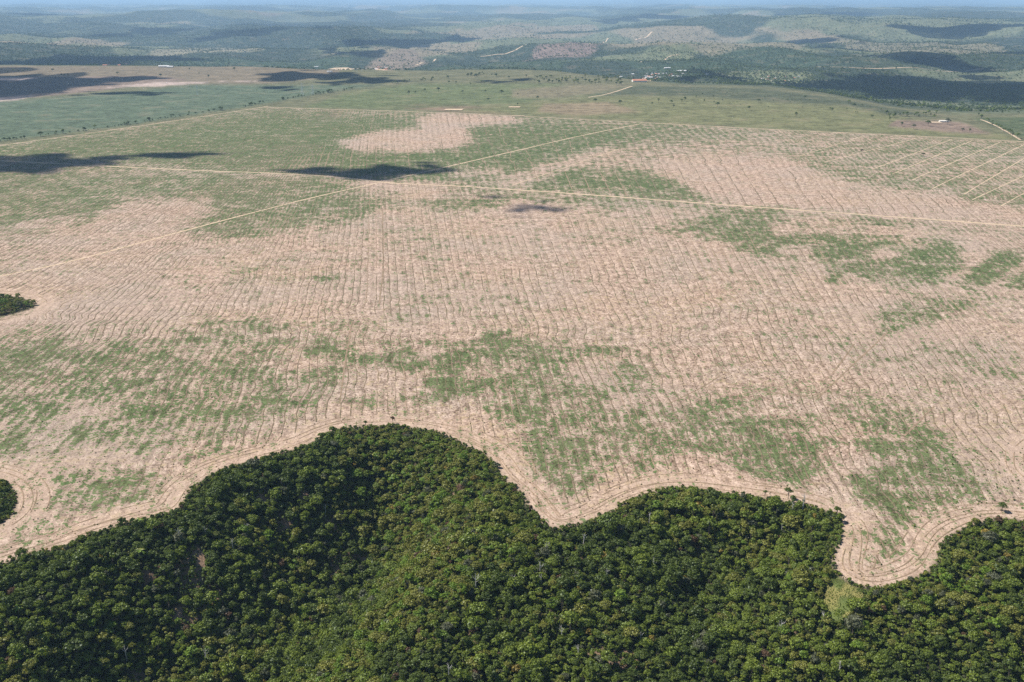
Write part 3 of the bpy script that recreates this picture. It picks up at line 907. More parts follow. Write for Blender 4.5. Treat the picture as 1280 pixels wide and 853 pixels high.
# point-instanced masses (only for what nobody could count)
def scatter(name, pts, idxs, rots, scls, protos, label, cat):
    """pts (n,3); protos: list of (mesh list) -> objects in a private collection"""
    me = bpy.data.meshes.new(name)
    n = len(pts)
    rv = np.random.default_rng(n)
    spin3 = np.column_stack([rv.normal(0, .13, n), rv.normal(0, .13, n), rots]).astype(np.float32)
    size3 = (np.asarray(scls)[:, None] * rv.uniform(.78, 1.25, (n, 3))).astype(np.float32)
    me.vertices.add(n)
    me.vertices.foreach_set('co', np.asarray(pts, np.float32).ravel())
    for nm_, ty, arr in (('pick', 'INT', np.asarray(idxs, np.int32)), ('spin', 'FLOAT_VECTOR', spin3), ('size', 'FLOAT_VECTOR', size3)):
        a_ = me.attributes.new(nm_, ty, 'POINT'); a_.data.foreach_set('vector' if ty == 'FLOAT_VECTOR' else 'value', arr.ravel())
    cl = bpy.data.collections.new(name + '_kinds')
    for i, pm in enumerate(protos):
        po = bpy.data.objects.new('kind_%03d' % i, pm)
        cl.objects.link(po)
    o = obj(name, me)
    tag(o, label, cat, kind='stuff')
    ng = bpy.data.node_groups.new(name, 'GeometryNodeTree')
    ng.interface.new_socket('Geometry', in_out='INPUT', socket_type='NodeSocketGeometry')
    ng.interface.new_socket('Geometry', in_out='OUTPUT', socket_type='NodeSocketGeometry')
    N = ng.nodes; Lk = ng.links
    gi = N.new('NodeGroupInput'); go = N.new('NodeGroupOutput')
    mp = N.new('GeometryNodeMeshToPoints')
    ci = N.new('GeometryNodeCollectionInfo')
    ci.inputs['Collection'].default_value = cl
    ci.inputs['Separate Children'].default_value = True
    ci.inputs['Reset Children'].default_value = True
    ip = N.new('GeometryNodeInstanceOnPoints')
    ip.inputs['Pick Instance'].default_value = True
    def at(nm_, ty):
        q = N.new('GeometryNodeInputNamedAttribute'); q.data_type = ty
        q.inputs['Name'].default_value = nm_
        return q.outputs['Attribute']
    e2r = N.new('FunctionNodeEulerToRotation')
    Lk.new(at('spin', 'FLOAT_VECTOR'), e2r.inputs[0])
    Lk.new(gi.outputs[0], mp.inputs['Mesh'])
    Lk.new(mp.outputs[0], ip.inputs['Points'])
    Lk.new(ci.outputs[0], ip.inputs['Instance'])
    Lk.new(at('pick', 'INT'), ip.inputs['Instance Index'])
    Lk.new(e2r.outputs[0], ip.inputs['Rotation'])
    Lk.new(at('size', 'FLOAT_VECTOR'), ip.inputs['Scale'])
    Lk.new(ip.outputs[0], go.inputs[0])
    md = o.modifiers.new('scatter', 'NODES'); md.node_group = ng
    return o

# ------------------------------------------------------------------ the woods
def jitter_grid(x0, x1, y0, y1, sp, rng):
    X, Y = np.meshgrid(np.arange(x0, x1, sp), np.arange(y0, y1, sp * .92))
    X = X + rng.uniform(-.48, .48, X.shape) * sp; Y = Y + rng.uniform(-.48, .48, X.shape) * sp
    return X.ravel(), Y.ravel()
tx, ty = jitter_grid(-620, 640, 400, 860, 3.0, RNG)
t1 = forest_depth(tx, ty) > .8 + 11 * (fbm(tx / 13, ty / 13, 145, 3) - .46)
l1 = sdist(tx, ty, LOBE) > 1.0
keep = (t1 | l1) & (np.abs(tx / ty) < .72)
cx_, cy_ = jitter_grid(-800, -560, 1080, 1260, 4.0, RNG)
ck = sdist(cx_, cy_, COPSE) > 1.0
kx_, ky_ = jitter_grid(360, 480, 680, 800, 4.0, RNG)
kk = sdist(kx_, ky_, KNOLL) > 1.0
tx = np.concatenate([tx[keep], cx_[ck], kx_[kk]]); ty = np.concatenate([ty[keep], cy_[ck], ky_[kk]])
keep = sdist(tx, ty, CLEAR_W) < -.5
for bx, by in BARE_SPOTS:
    keep &= ((tx - bx) / 4.5) ** 2 + ((ty - by) / 5) ** 2 > 1.0
keep &= ~((fbm(tx / 22, ty / 22, 121, 3) > .76) & (RNG.random(len(tx)) < .75))
tx, ty = tx[keep], ty[keep]
NT_ = len(tx)
tz = height(tx, ty)
dep = np.maximum(forest_depth(tx, ty), np.maximum(sdist(tx, ty, LOBE), np.maximum(sdist(tx, ty, COPSE), sdist(tx, ty, KNOLL))))
sc_ = np.clip(np.exp(RNG.normal(-.44, .34, NT_)) + .35 * (fbm(tx / 40, ty / 40, 141, 2) - .5), .38, 1.7) * (.62 + .38 * sstep(2, 22, dep))
big = RNG.random(NT_) < .03
sc_[big] *= 1.3
hue = fbm(tx / 60, ty / 60, 143, 3) + RNG.normal(0, .13, NT_)
s_g = (tx - G_A[0]) * G_N[0] + (ty - G_A[1]) * G_N[1]
hue += .13 * np.exp(-((s_g - 55) / 60) ** 2) - .03 * (s_g < -10)  # slope light painted into leaf colour: brighter on sunny side, darker on shaded
kname = np.where(hue < .38, 'dark', np.where(hue < .60, 'mid', np.where(hue < .70, 'olive', 'bright')))
u = RNG.random(NT_)
kname = np.where(u < .005, 'yellow', kname); kname = np.where((u > .010) & (u < .018), 'rust', kname)
kname = np.where((u > .022) & (u < .05), 'grey', kname)
kname = np.where((kname == 'bright') & (u < .55), 'olive', kname)
shp = RNG.integers(0, 6, NT_)
low = dep < 9
shp[low] = RNG.choice([0, 1, 4], int(low.sum()))
tz = tz - np.where(low, 1.9, .9) * sc_
kid = {k: i for i, k in enumerate(KINDS)}
trot = RNG.uniform(0, 6.28, NT_)
# the 300 that show largest become trees of their own
ppx, ppy = topx(tx, ty, tz + 6)
vis = (ppx > 8) & (ppx < 1272) & (ppy > 560) & (ppy < 846)
dist = np.sqrt(tx ** 2 + ty ** 2 + (H - tz) ** 2)
size_px = sc_ * np.array([2.9, 3.5, 2.3, 4.2, 2.0, 3.1])[shp] / dist
size_px = np.where(vis & (sc_ > .7), size_px, 0)
own = np.argsort(-size_px)[:270]
LOOK = {'dark': 'dark green', 'mid': 'mid green', 'olive': 'olive green', 'bright': 'bright fresh green', 'yellow': 'yellow', 'rust': 'rusty brown', 'grey': 'greyish green'}
FORM = ['rounded bushy', 'wide lobed', 'tall narrow', 'very broad spreading', 'small compact', 'high open']
isown = np.zeros(NT_, bool); isown[own] = True
for i in own:
    k = str(kname[i]); s = int(shp[i])
    if sdist(tx[i:i + 1], ty[i:i + 1], CLEAR_W)[0] > -45: where = 'near the grassy clearing'
    elif s_g[i] < -90: where = 'high on the shaded ravine side'
    elif s_g[i] < -15: where = 'low on the shaded ravine side'
    elif s_g[i] < 20: where = 'along the ravine bottom'
    elif s_g[i] < 100: where = 'on the sunny ravine side'
    elif s_g[i] < 220: where = 'on the wooded spur'
    elif tx[i] < 190: where = 'between spur and clearing'
    else: where = 'beyond the grassy clearing'
    lab = '%s tree with %s crown %s' % (LOOK[k], FORM[s], where)
    tree('forest_tree', k, s, float(tx[i]), float(ty[i]), float(sc_[i]), float(trot[i]), lab, 'tree', '%s %s trees %s' % (LOOK[k], FORM[s], where), z=float(tz[i]))
rest = ~isown
pidx = np.array([kid[(str(k), int(s))] for k, s in zip(kname[rest], shp[rest])])
scatter('forest', np.stack([tx, ty, tz], 1)[rest], pidx, trot[rest], sc_[rest], [CROWNS[k] for k in KINDS],
        'dense dark green woods bordering the cleared field', 'forest')
# trunks of the massed trees, where gaps let one see them
pk = shp[rest]
scatter('forest_trunks', np.stack([tx, ty, tz], 1)[rest][::2], pk[::2], trot[rest][::2], sc_[rest][::2], TRUNKS,
        'brown trunks and limbs inside the dense woods', 'forest')
# low scrub on the forest floor
ux, uy = jitter_grid(-560, 600, 420, 840, 2.9, RNG)
k_ = ((forest_depth(ux, uy) > -.6) | (sdist(ux, uy, LOBE) > 0)) & (np.abs(ux / uy) < .68) & (sdist(ux, uy, CLEAR_W) < 0)
for bx, by in BARE_SPOTS:
    k_ &= ((ux - bx) / 3) ** 2 + ((uy - by) / 3) ** 2 > 1.0
ux, uy = ux[k_], uy[k_]
uz = height(ux, uy)
BUSH = []
for i in range(3):
    for nm_ in ('dark', 'mid', 'olive'):
        v, f, _l = crown_geo(700 + i, 1.3, -.3, 1.5, 4, 30, .36, .8)
        BUSH.append(mesh_np('bush', v, f, LEAF[nm_]))
scatter('undergrowth', np.stack([ux, uy, uz], 1), RNG.choice(9, len(ux), p=[.2, .15, .05] * 2 + [.1, .06, .04]), RNG.uniform(0, 6.28, len(ux)), RNG.uniform(.7, 1.6, len(ux)), BUSH,
        'low green scrub under the trees of the woods', 'undergrowth')

# pale dead trees standing in the woods
def snag_geo(seed, h):
    rg = random.Random(seed)
    lean = (rg.uniform(-.6, .6), rg.uniform(-.6, .6))
    trunk = [(0, 0, -.8), (lean[0] * .4, lean[1] * .4, h * .45), (lean[0], lean[1], h)]
    tr = tube(trunk, [.34, .26, .10], 6)
    br = []
    for k in range(5):
        z0 = h * rg.uniform(.55, .95); an = rg.uniform(0, 6.28); ln = h * rg.uniform(.10, .24)
        f = z0 / h
        b0 = Vector((lean[0] * f, lean[1] * f, z0))
        b1 = b0 + Vector((math.cos(an) * ln * .5, math.sin(an) * ln * .5, ln * .35))
        b2 = b0 + Vector((math.cos(an + .3) * ln, math.sin(an + .3) * ln, ln * .85))
        br.append(tube([b0, b1, b2], [.11, .08, .04], 5))
        b3 = b1 + Vector((math.cos(an - .9) * ln * .5, math.sin(an - .9) * ln * .5, ln * .5))
        br.append(tube([b1, b3], [.06, .02], 4))
    return tr, join(br)
SNAG = []
for i in range(5):
    a_, b_ = snag_geo(i, [9.5, 11, 8.5, 12, 10][i])
    SNAG.append((mesh_np('trunk', np.array([tuple(q) for q in a_[0]]), a_[1], M['pale_bark']), mesh_np('branches', np.array(b_[0]), b_[1], M['pale_bark'])))
SNAG_PX = [(407, 646), (258, 675), (311, 670), (683, 697), (675, 722), (759, 728), (811, 657), (729, 683), (702, 803), (722, 826), (800, 806), (817, 716), (991, 644), (1003, 640), (977, 670),
           (1028, 783), (975, 797), (1048, 846), (595, 742), (561, 850), (226, 680), (291, 690), (257, 829), (159, 829), (676, 735), (640, 735), (695, 720), (288, 688), (906, 730), (1100, 800), (1160, 845), (360, 690)]
for i, (a_, b_) in enumerate(SNAG_PX[:26]):
    x, y = hit(a_, b_)
    r = bpy.data.objects.new('dead_tree', None); COL.objects.link(r)
    r.location = (x, y, float(height(np.array([x]), np.array([y]))[0])); r.rotation_euler = (0, 0, i * 1.7); s = random.uniform(.95, 1.35)
    r.scale = (s, s, s)
    tag(r, 'bare pale grey dead tree with forked limbs standing in the woods', 'tree', 'dead trees in the woods')
    obj('trunk', SNAG[i % 5][0], r); obj('branch', SNAG[i % 5][1], r)

# palms
def palm(px, py, label, h=7.5):
    x, y = hit(px, py)
    r = bpy.data.objects.new('palm_tree', None); COL.objects.link(r)
    r.location = (x, y, float(height(np.array([x]), np.array([y]))[0]))
    tag(r, label, 'palm')
    v, f = tube([(0, 0, -.6), (.2, .1, h * .5), (.1, 0, h)], [.24, .2, .17], 7)
    obj('trunk', mesh_np('trunk', np.array([tuple(q) for q in v]), f, M['bark']), r)
    rg = random.Random(px)
    for k in range(15):
        an = k * 2.399; rise = rg.uniform(.1, 1.3)
        V, Fs = [], []
        for q in range(8):
            t = q / 7
            rad = 4.2 * t * math.cos(rise * .55); z = h + 3.0 * t * math.sin(rise) - 2.3 * t * t
            w = .55 * math.sin(math.pi * min(1, .12 + .88 * t)) + .05
            c = Vector((rad * math.cos(an), rad * math.sin(an), z)); sd = Vector((-math.sin(an), math.cos(an), 0)) * w
            V += [c - sd - Vector((0, 0, w * .5)), c, c + sd - Vector((0, 0, w * .5))]
        for q in range(7):
            b0 = q * 3
            Fs += [(b0, b0 + 1, b0 + 4, b0 + 3), (b0 + 1, b0 + 2, b0 + 5, b0 + 4)]
        obj('frond', mesh_np('frond', np.array([tuple(q) for q in V]), Fs, LEAF['bright' if k % 3 else 'olive']), r)
    return r
palm(175, 662, 'feather leaved palm at the edge of the woods beside the ploughed headland')
palm(177, 700, 'feather leaved palm rising among dark trees a little inside the woods')
palm(24, 772, 'palm with arching fronds deep inside the dark woods', 7)

# marked single trees
def one(px, py, kind, shape, scale, label, zs=1.0, name='tree', group=None, cat='tree'):
    x, y = hit(px, py)
    return tree(name, kind, shape, x, y, scale, px * .37, label, cat, group, zs)
one(424, 556, 'bright', 0, 1.15, 'vivid lime green rounded tree just inside the tip of the woods')
one(985, 624, 'dark', 5, 1.15, 'flat topped open tree standing out over the headland ridges', .8)
one(956, 622, 'dark', 5, .62, 'thin young tree beside the flat topped one on the headland')
one(1046, 645, 'dark', 0, .95, 'dark bushy tree on the corner of the woods by the peninsula')
one(491, 530, 'rust', 5, .72, 'small umbrella shaped brown tree on the bare headland')
one(457, 534, 'dark', 5, .62, 'small dark tree on the rim of the woods beside the umbrella shaped one')
one(416, 543, 'dark', 0, .85, 'dark bush shaped tree on the field side of the lime green tree')
one(1004, 630, 'dark', 4, .6, 'small dark tree on bare soil behind the pale dead pair')
one(545, 702, 'yellow', 1, 1.0, 'yellow leaved tree on the sunny slope of the woods')
one(1252, 640, 'dark', 3, .8, 'spreading dark tree on the headland above the wooded bay')
one(1184, 682, 'dark', 0, .9, 'dark tree at the mouth of the peninsula across from the grassy clearing')

# ------------------------------------------------------------------ trash, clods and weeds on the field
CL = []
for i in range(6):
    v, f, _l = crown_geo(800 + i, .55, -.25, .55, 3, 9, .26, .7)
    CL.append(mesh_np('clump', v, f, LEAF[('straw', 'weed', 'dark', 'straw', 'weed', 'rust')[i]]))
rp = np.concatenate(row_pts)
rp = rp[np.abs(rp[:, 0] / rp[:, 1]) < .62]
w_ = np.clip(1100 / rp[:, 1], .2, 1.6) ** 2 * .35
rp = rp[RNG.random(len(rp)) < w_]
rp = rp + RNG.normal(0, .6, rp.shape)
hp = np.concatenate([c for c, _, _ in head])
hp = hp[RNG.random(len(hp)) < .25]
hp = hp + RNG.normal(0, .8, hp.shape)
fx, fy = jitter_grid(-560, 560, 540, 1050, 5.2, RNG)
kq = (np.max([sdist(fx, fy, q) for q in (FOREST, LOBE, COPSE, KNOLL)], 0) < -2) & (np.abs(fx / fy) < .6) & (RNG.random(len(fx)) < np.clip((900 / fy) ** 3, 0, 1) * .9)
fp = np.column_stack([fx[kq], fy[kq]])
allp = np.concatenate([rp, hp, fp])
pick = np.concatenate([RNG.choice(6, len(rp), p=[.27, .22, .06, .22, .13, .10]), RNG.choice(6, len(hp), p=[.28, .15, .07, .25, .12, .13]), RNG.choice(6, len(fp), p=[.38, .10, .03, .36, .08, .05])])
scatter('field_debris', np.column_stack([allp, np.zeros(len(allp))]), pick, RNG.uniform(0, 6.28, len(allp)), (.35 + .9 * RNG.random(len(allp)) ** 2.2), CL,
        'scattered straw, roots and weeds lying on the cleared field', 'debris')
qx_, qy_ = jitter_grid(CLEAR_W[:, 0].min() - 4, CLEAR_W[:, 0].max() + 4, CLEAR_W[:, 1].min() - 4, CLEAR_W[:, 1].max() + 4, .95, RNG)
kc_ = sdist(qx_, qy_, CLEAR_W) > -2.5
qx_, qy_ = qx_[kc_], qy_[kc_]
GR = [mesh_np('tuft', *crown_geo(870 + i, .5, -.2, .7, 3, 10, .22, 1.0)[:2], LEAF[k_]) for i, k_ in enumerate(('mid', 'olive', 'bright', 'straw'))]
scatter('clearing_grass', np.column_stack([qx_, qy_, height(qx_, qy_)]), RNG.choice(4, len(qx_), p=[.5, .18, .32, .0]), RNG.uniform(0, 6.28, len(qx_)), (.35 + .6 * RNG.random(len(qx_)) ** 2), GR,
        'rough yellowish grass filling the small clearing in the woods', 'grass')
# small dark bushes left near the wooded knoll and the bay
bx, by = [], []
for _ in range(90):
    a_ = random.gauss(1215, 55); b_ = random.gauss(610, 30)
    if b_ < 560 or a_ > 1290: continue
    q = P(a_, b_)
    if max(float(sdist(np.array([q[0]]), np.array([q[1]]), w)[0]) for w in (FOREST, KNOLL)) < -3:
        bx.append(q[0]); by.append(q[1])
BUSH_O = [mesh_np('shrub', *crown_geo(850 + i, 1.0, -.2, 1.2, 3, 22, .3, .8)[:2], LEAF['dark' if i % 2 else 'mid']) for i in range(4)]
BUSH_S = [mesh_np('stem', np.array([tuple(q) for q in tube([(0, 0, -.3), (.05, 0, .4), (0, .05, .9)], [.07, .05, .02], 5)[0]]), tube([(0, 0, -.3), (.05, 0, .4), (0, .05, .9)], [.07, .05, .02], 5)[1], M['bark'])]
for i, (x, y) in enumerate(zip(bx, by)):
    r = bpy.data.objects.new('shrub', None); COL.objects.link(r); r.location = (x, y, 0); s = random.uniform(.5, 1.15); r.scale = (s, s, s); r.rotation_euler = (0, 0, i * 1.3)
    tag(r, 'small dark regrowth shrub on bare soil between the two bays of woods', 'shrub', 'regrowth shrubs on the bare field')
    obj('foliage', BUSH_O[i % 4], r); obj('stem', BUSH_S[0], r)

# ------------------------------------------------------------------ single trees of the plateau pasture
PAST = [(77, 96), (81, 96), (85, 96), (147, 94), (237, 88), (293, 88.5), (261, 98), (201, 97), (249, 94), (66, 90), (10, 92), (17, 91.5), (23, 91), (29, 90.5), (35, 90),
        (610, 127), (647, 132), (606, 106), (672, 125), (744, 129), (823, 129), (839, 130), (842, 135), (852, 130), (815, 132), (897, 134),
        (995, 147), (561, 105), (570, 105), (588, 108), (531, 115), (548, 115), (602, 105), (636, 99), (645, 105), (658, 98), (539, 103), (578, 117), (607, 116.5), (627, 118.5), (647, 119), (519, 119.5),
        (1040, 140), (1090, 148), (1112, 152), (1160, 158), (880, 128), (870, 124), (856, 127), (775, 131)]
for i, (a_, b_) in enumerate(PAST):
    x, y = hit(a_, b_)
    tree('pasture_tree', ('dark', 'dark', 'mid')[i % 3], i % 6, x, y, random.uniform(1.3, 2.1), i * 1.1,
         'lone dark green tree standing out in the rough pasture beyond the ploughed field', 'tree', 'lone trees of the pasture')
SPEC = [(511, 120, 'dark', 2, 2.3, 'tallest slim tree standing alone in the rough pasture'), (948, 129, 'dark', 3, 1.6, 'broad dark tree on the fence line of the long pasture'),
        (936, 138, 'dark', 1, 1.7, 'large round tree in the bright green pasture'), (1006, 124, 'dark', 0, 1.7, 'dark tree on the crest where the dark pasture ends'),
        (1061, 130, 'mid', 1, 1.7, 'lighter tree of the pair on the hill crest'), (1067, 135, 'dark', 1, 1.9, 'darker tree of the pair on the hill crest'),
        (1127, 158, 'dark', 0, 1.6, 'round tree by the bare patch near the back road'), (1142, 161.5, 'grey', 3, 1.5, 'low broad greyish tree beside the back road'),
        (1184, 156.5, 'grey', 3, 2.1, 'big grey broad tree beside the white walled farm building'), (1203, 165, 'grey', 1, 1.3, 'grey bushy tree beyond the farm building'),
        (1212, 165.5, 'dark', 0, 1.3, 'dark round tree next to the grey bushy one'), (1077, 191, 'rust', 3, .9, 'brownish bush left standing in the striped back field'),
        (1154, 196, 'dark', 3, 1.0, 'dark bush left standing in the striped back field'), (293, 89, 'dark', 3, 2.0, 'largest tree on the pinkish dry pasture at the plateau rim')]
for (a_, b_, k, s, sc, lab) in SPEC:
    one(a_, b_, k, s, sc, lab)
rg = random.Random(21)
for i in range(40):
    a_ = rg.uniform(860, 1120); b_ = 113 + (a_ - 860) * .085 + rg.uniform(0, 14)
    x, y = hit(a_, b_)
    tree('pasture_shrub', ('dark', 'mid')[i % 2], (0, 1, 4)[i % 3], x, y, rg.uniform(.6, 1.1), i, 'small dark shrub dotted over the dark pasture slope before the valley', 'shrub', 'shrubs of the dark pasture slope')
# grove and savanna-like scatter
rg = random.Random(5)
for i in range(72):
    a_ = rg.uniform(668, 778); b_ = 97 + 9 * rg.random() + (a_ - 720) * .02
    x, y = hit(a_, b_)
    tree('savanna_tree', ('dark', 'mid', 'olive')[i % 3], i % 6, x, y, rg.uniform(1.3, 2.3), i, 'dark tree in the open scatter of trees before the village', 'tree', 'scattered trees before the village')
for i in range(22):
    a_ = rg.uniform(584, 622); b_ = rg.uniform(92.5, 97)
    x, y = hit(a_, b_)
    tree('grove_tree', 'dark', i % 6, x, y, rg.uniform(1.3, 1.9), i, 'dark tree of the compact grove on the pasture rim', 'tree', 'trees of the compact grove')
def hedge(pts, n, lab, grp, smin, smax, seed):
    rg2 = random.Random(seed)
    p = np.array(pts, float)
    w = PL(p)
    s = np.concatenate([[0], np.cumsum(np.linalg.norm(np.diff(w, axis=0), axis=1))])
    for i in range(n):
        t = rg2.random() * s[-1]
        if vnoise(np.array([t / 70]), np.array([0.0]), seed)[0] < .3 and rg2.random() < .7:
            continue
        x = float(np.interp(t, s, w[:, 0])) + rg2.uniform(-4, 4); y = float(np.interp(t, s, w[:, 1])) + rg2.uniform(-3, 3) + 8
        tree('hedgerow_tree', ('dark', 'dark', 'mid')[i % 3], i % 6, x, y, smin + (smax - smin) * rg2.random() ** 2, i, lab, 'tree', grp, z=-1.6)
hedge([(-20, 180), (0, 177), (60, 170), (150, 158), (190, 151), (300, 135), (330, 129), (378, 121), (440, 112)], 190, 'dark tree in the hedgerow dividing the teal crop from the ploughed field', 'trees of the long hedgerow', .6, 1.7, 11)
hedge([(490, 105), (530, 101), (560, 98), (585, 95)], 26, 'dark tree in the short hedgerow leading to the grove', 'trees of the short hedgerow', 1.1, 1.7, 12)
for i in range(34):
    t = i / 33
    a_ = 1110 + 120 * t + rg.uniform(-5, 5) if i < 18 else 1222 + (i - 18) / 15 * 48 + rg.uniform(-2, 2)
    b_ = 146 + rg.uniform(-3, 3) if i < 18 else 146 + (i - 18) / 15 * 27 + rg.uniform(-1, 1)
    x, y = hit(a_, b_)
    tree('streamside_tree', ('dark', 'mid')[i % 2], i % 6, x, y, rg.uniform(1.1, 1.9), i, 'dark tree in the winding line of trees along the lower field', 'tree', 'trees along the lower field')

# ------------------------------------------------------------------ woods of the valley far below (a mass)
LOWT = []
for i in range(4):
    v, f, _l = crown_geo(900 + i, 5.2, .5, 9.5, 6, 16, 1.5, .8)
    LOWT.append(mesh_np('far_crown', v, f, LEAF[('dark', 'dark', 'mid', 'dark')[i]]))
n0 = 300000
ry = 3200 * (20000 / 3200.0) ** RNG.random(n0)
rx_ = (RNG.random(n0) - .5) * 2 * .60 * ry
rim_ = np.interp(rx_ / ry, RIM_R, RIM_Y)
bb = fbm(rx_ / 1500, ry / 1900, 101, 4)
pr = np.where(bb < .48, .5, .13) * sstep(250, 900, ry - rim_)
pr = np.where(ry < rim_ + 200, 0, pr)
kx = RNG.random(n0) < pr
ax, ay = rx_[kx], ry[kx]
az = height(ax, ay)
scatter('valley_woodland', np.stack([ax, ay, az - .5], 1), RNG.integers(0, 4, len(ax)), RNG.uniform(0, 6.28, len(ax)), RNG.uniform(.6, 1.35, len(ax)) * (1 + .5 * sstep(8000, 16000, ay)), LOWT,
        'blue hazed woodland spread over the far valley', 'woodland')

# ------------------------------------------------------------------ houses
def box(x0, x1, y0, y1, z0, z1):
    V = [(x0, y0, z0), (x1, y0, z0), (x1, y1, z0), (x0, y1, z0), (x0, y0, z1), (x1, y0, z1), (x1, y1, z1), (x0, y1, z1)]
    return V, [(0, 3, 2, 1), (4, 5, 6, 7), (0, 1, 5, 4), (1, 2, 6, 5), (2, 3, 7, 6), (3, 0, 4, 7)]
def house(px, py, L, W, hgt, roofm, label, rot=0.0, group=None, name='house'):
    x, y = hit(px, py)
    z = float(height(np.array([x]), np.array([y]))[0])
    r = bpy.data.objects.new(name, None); COL.objects.link(r)
    r.location = (x, y, z); r.rotation_euler = (0, 0, rot)
    tag(r, label, 'building', group)
    l, w = L / 2, W / 2
    rh = W * .22
    V = [(-l, -w, -1.5), (l, -w, -1.5), (l, w, -1.5), (-l, w, -1.5), (-l, -w, hgt), (l, -w, hgt), (l, w, hgt), (-l, w, hgt), (-l, 0, hgt + rh), (l, 0, hgt + rh)]
    Fs = [(0, 1, 5, 4), (2, 3, 7, 6), (1, 2, 6, 9, 5), (3, 0, 4, 8, 7)]
    obj('wall', mesh_np('wall', np.array(V), Fs, M['plaster']), r)
    o = .6; t = .25
    V = []
    for sy in (-1, 1):
        for (xx, yy, zz) in ((-l - o, sy * (w + o), hgt - rh * o / w), (l + o, sy * (w + o), hgt - rh * o / w), (l + o, 0, hgt + rh), (-l - o, 0, hgt + rh)):
            V += [(xx, yy, zz + .02), (xx, yy, zz + .02 + t)]
    Fs = []
    for b0 in (0, 8):
        Fs += [(b0, b0 + 2, b0 + 4, b0 + 6), (b0 + 1, b0 + 7, b0 + 5, b0 + 3), (b0, b0 + 1, b0 + 3, b0 + 2), (b0 + 2, b0 + 3, b0 + 5, b0 + 4), (b0 + 6, b0 + 7, b0 + 1, b0)]
    obj('roof', mesh_np('roof', np.array(V), Fs, roofm), r)
    v, f = box(-.6, .6, -w - .06, -w + .05, -.2, 2.1)
    obj('door', mesh_np('door', np.array(v), f, M['door']), r)
    nwin = max(2, int(L / 5))
    for k in range(nwin):
        xc = -l + (k + .5) * L / nwin
        if abs(xc) < 1.4: xc += 2.0
        v, f = box(xc - .7, xc + .7, -w - .05, -w + .05, 1.1, 2.3)
        obj('window', mesh_np('window', np.array(v), f, M['glass']), r)
    return r
house(799, 102.5, 62, 26, 6, M['roof_tile'], 'long terracotta roofed shed at the end of the village road', .15)
house(806, 100.5, 30, 16, 5, M['roof_tile'], 'smaller terracotta roofed shed behind the long one', .15)
house(811, 98.2, 44, 18, 6, M['roof_white'], 'long white roofed hall among the terracotta village roofs', .1)
house(852, 90.0, 60, 20, 6, M['roof_white'], 'large white roofed hall standing apart in the valley trees', .05)
house(834, 86.0, 40, 16, 5, M['roof_white'], 'white roofed hall deepest in the valley trees', .05)
house(1180, 152.8, 30, 8, 3.5, M['plaster'], 'long white walled farm building beside the big grey tree', .05)
house(205, 84.3, 55, 18, 6, M['roof_white'], 'long white farm shed on the plateau rim', .0)
house(213, 84.6, 30, 14, 5, M['roof_white'], 'shorter white farm shed adjoining the long one on the rim', .0)
house(412, 90.5, 26, 10, 4, M['roof_white'], 'small white roofed house beside the shaded pasture', .2)
house(395, 84.5, 34, 14, 5, M['roof_white'], 'white roofed house at the start of the rim track', .1)
rg = random.Random(9)
for i in range(34):
    a_ = rg.gauss(828, 22); b_ = 96 + rg.uniform(-4, 4)
    red = rg.random() < .5
    house(a_, b_, rg.uniform(14, 26), rg.uniform(10, 14), 3.2, M['roof_tile'] if red else M['roof_white'],
          'small village house with %s roof among trees' % ('terracotta tiled' if red else 'white sheet'), rg.uniform(-.4, .4), 'small %s roofed village houses' % ('terracotta' if red else 'white'))
for i in range(22):
    a_ = rg.gauss(135, 9); b_ = 81 + rg.uniform(-2.0, 1.5)
    house(a_, b_, rg.uniform(14, 24), rg.uniform(10, 14), 3.4, M['roof_tile'], 'terracotta roofed house of the hamlet below the pinkish pasture', rg.uniform(-.4, .4), 'houses of the rim hamlet')
for i in range(16):
    a_ = rg.uniform(466, 490); b_ = 86 + rg.uniform(-2, 2)
    red = i % 2
    house(a_, b_, rg.uniform(12, 22), rg.uniform(9, 13), 3.4, M['roof_tile'] if red else M['roof_white'], 'house with %s roof beside the bare pink earthworks' % ('terracotta' if red else 'white'), rg.uniform(-.4, .4), '%s roofed houses by the earthworks' % ('terracotta' if red else 'white'))
for i in range(14):
    a_ = rg.uniform(950, 1000); b_ = 99 + rg.uniform(-3, 3)
    house(a_, b_, rg.uniform(10, 18), rg.uniform(8, 11), 3.2, M['roof_tile'] if i % 3 else M['roof_white'], 'house with %s roof of the hillside hamlet' % ('terracotta' if i % 3 else 'white'), rg.uniform(-.4, .4), '%s roofed houses of the hillside hamlet' % ('terracotta' if i % 3 else 'white'))

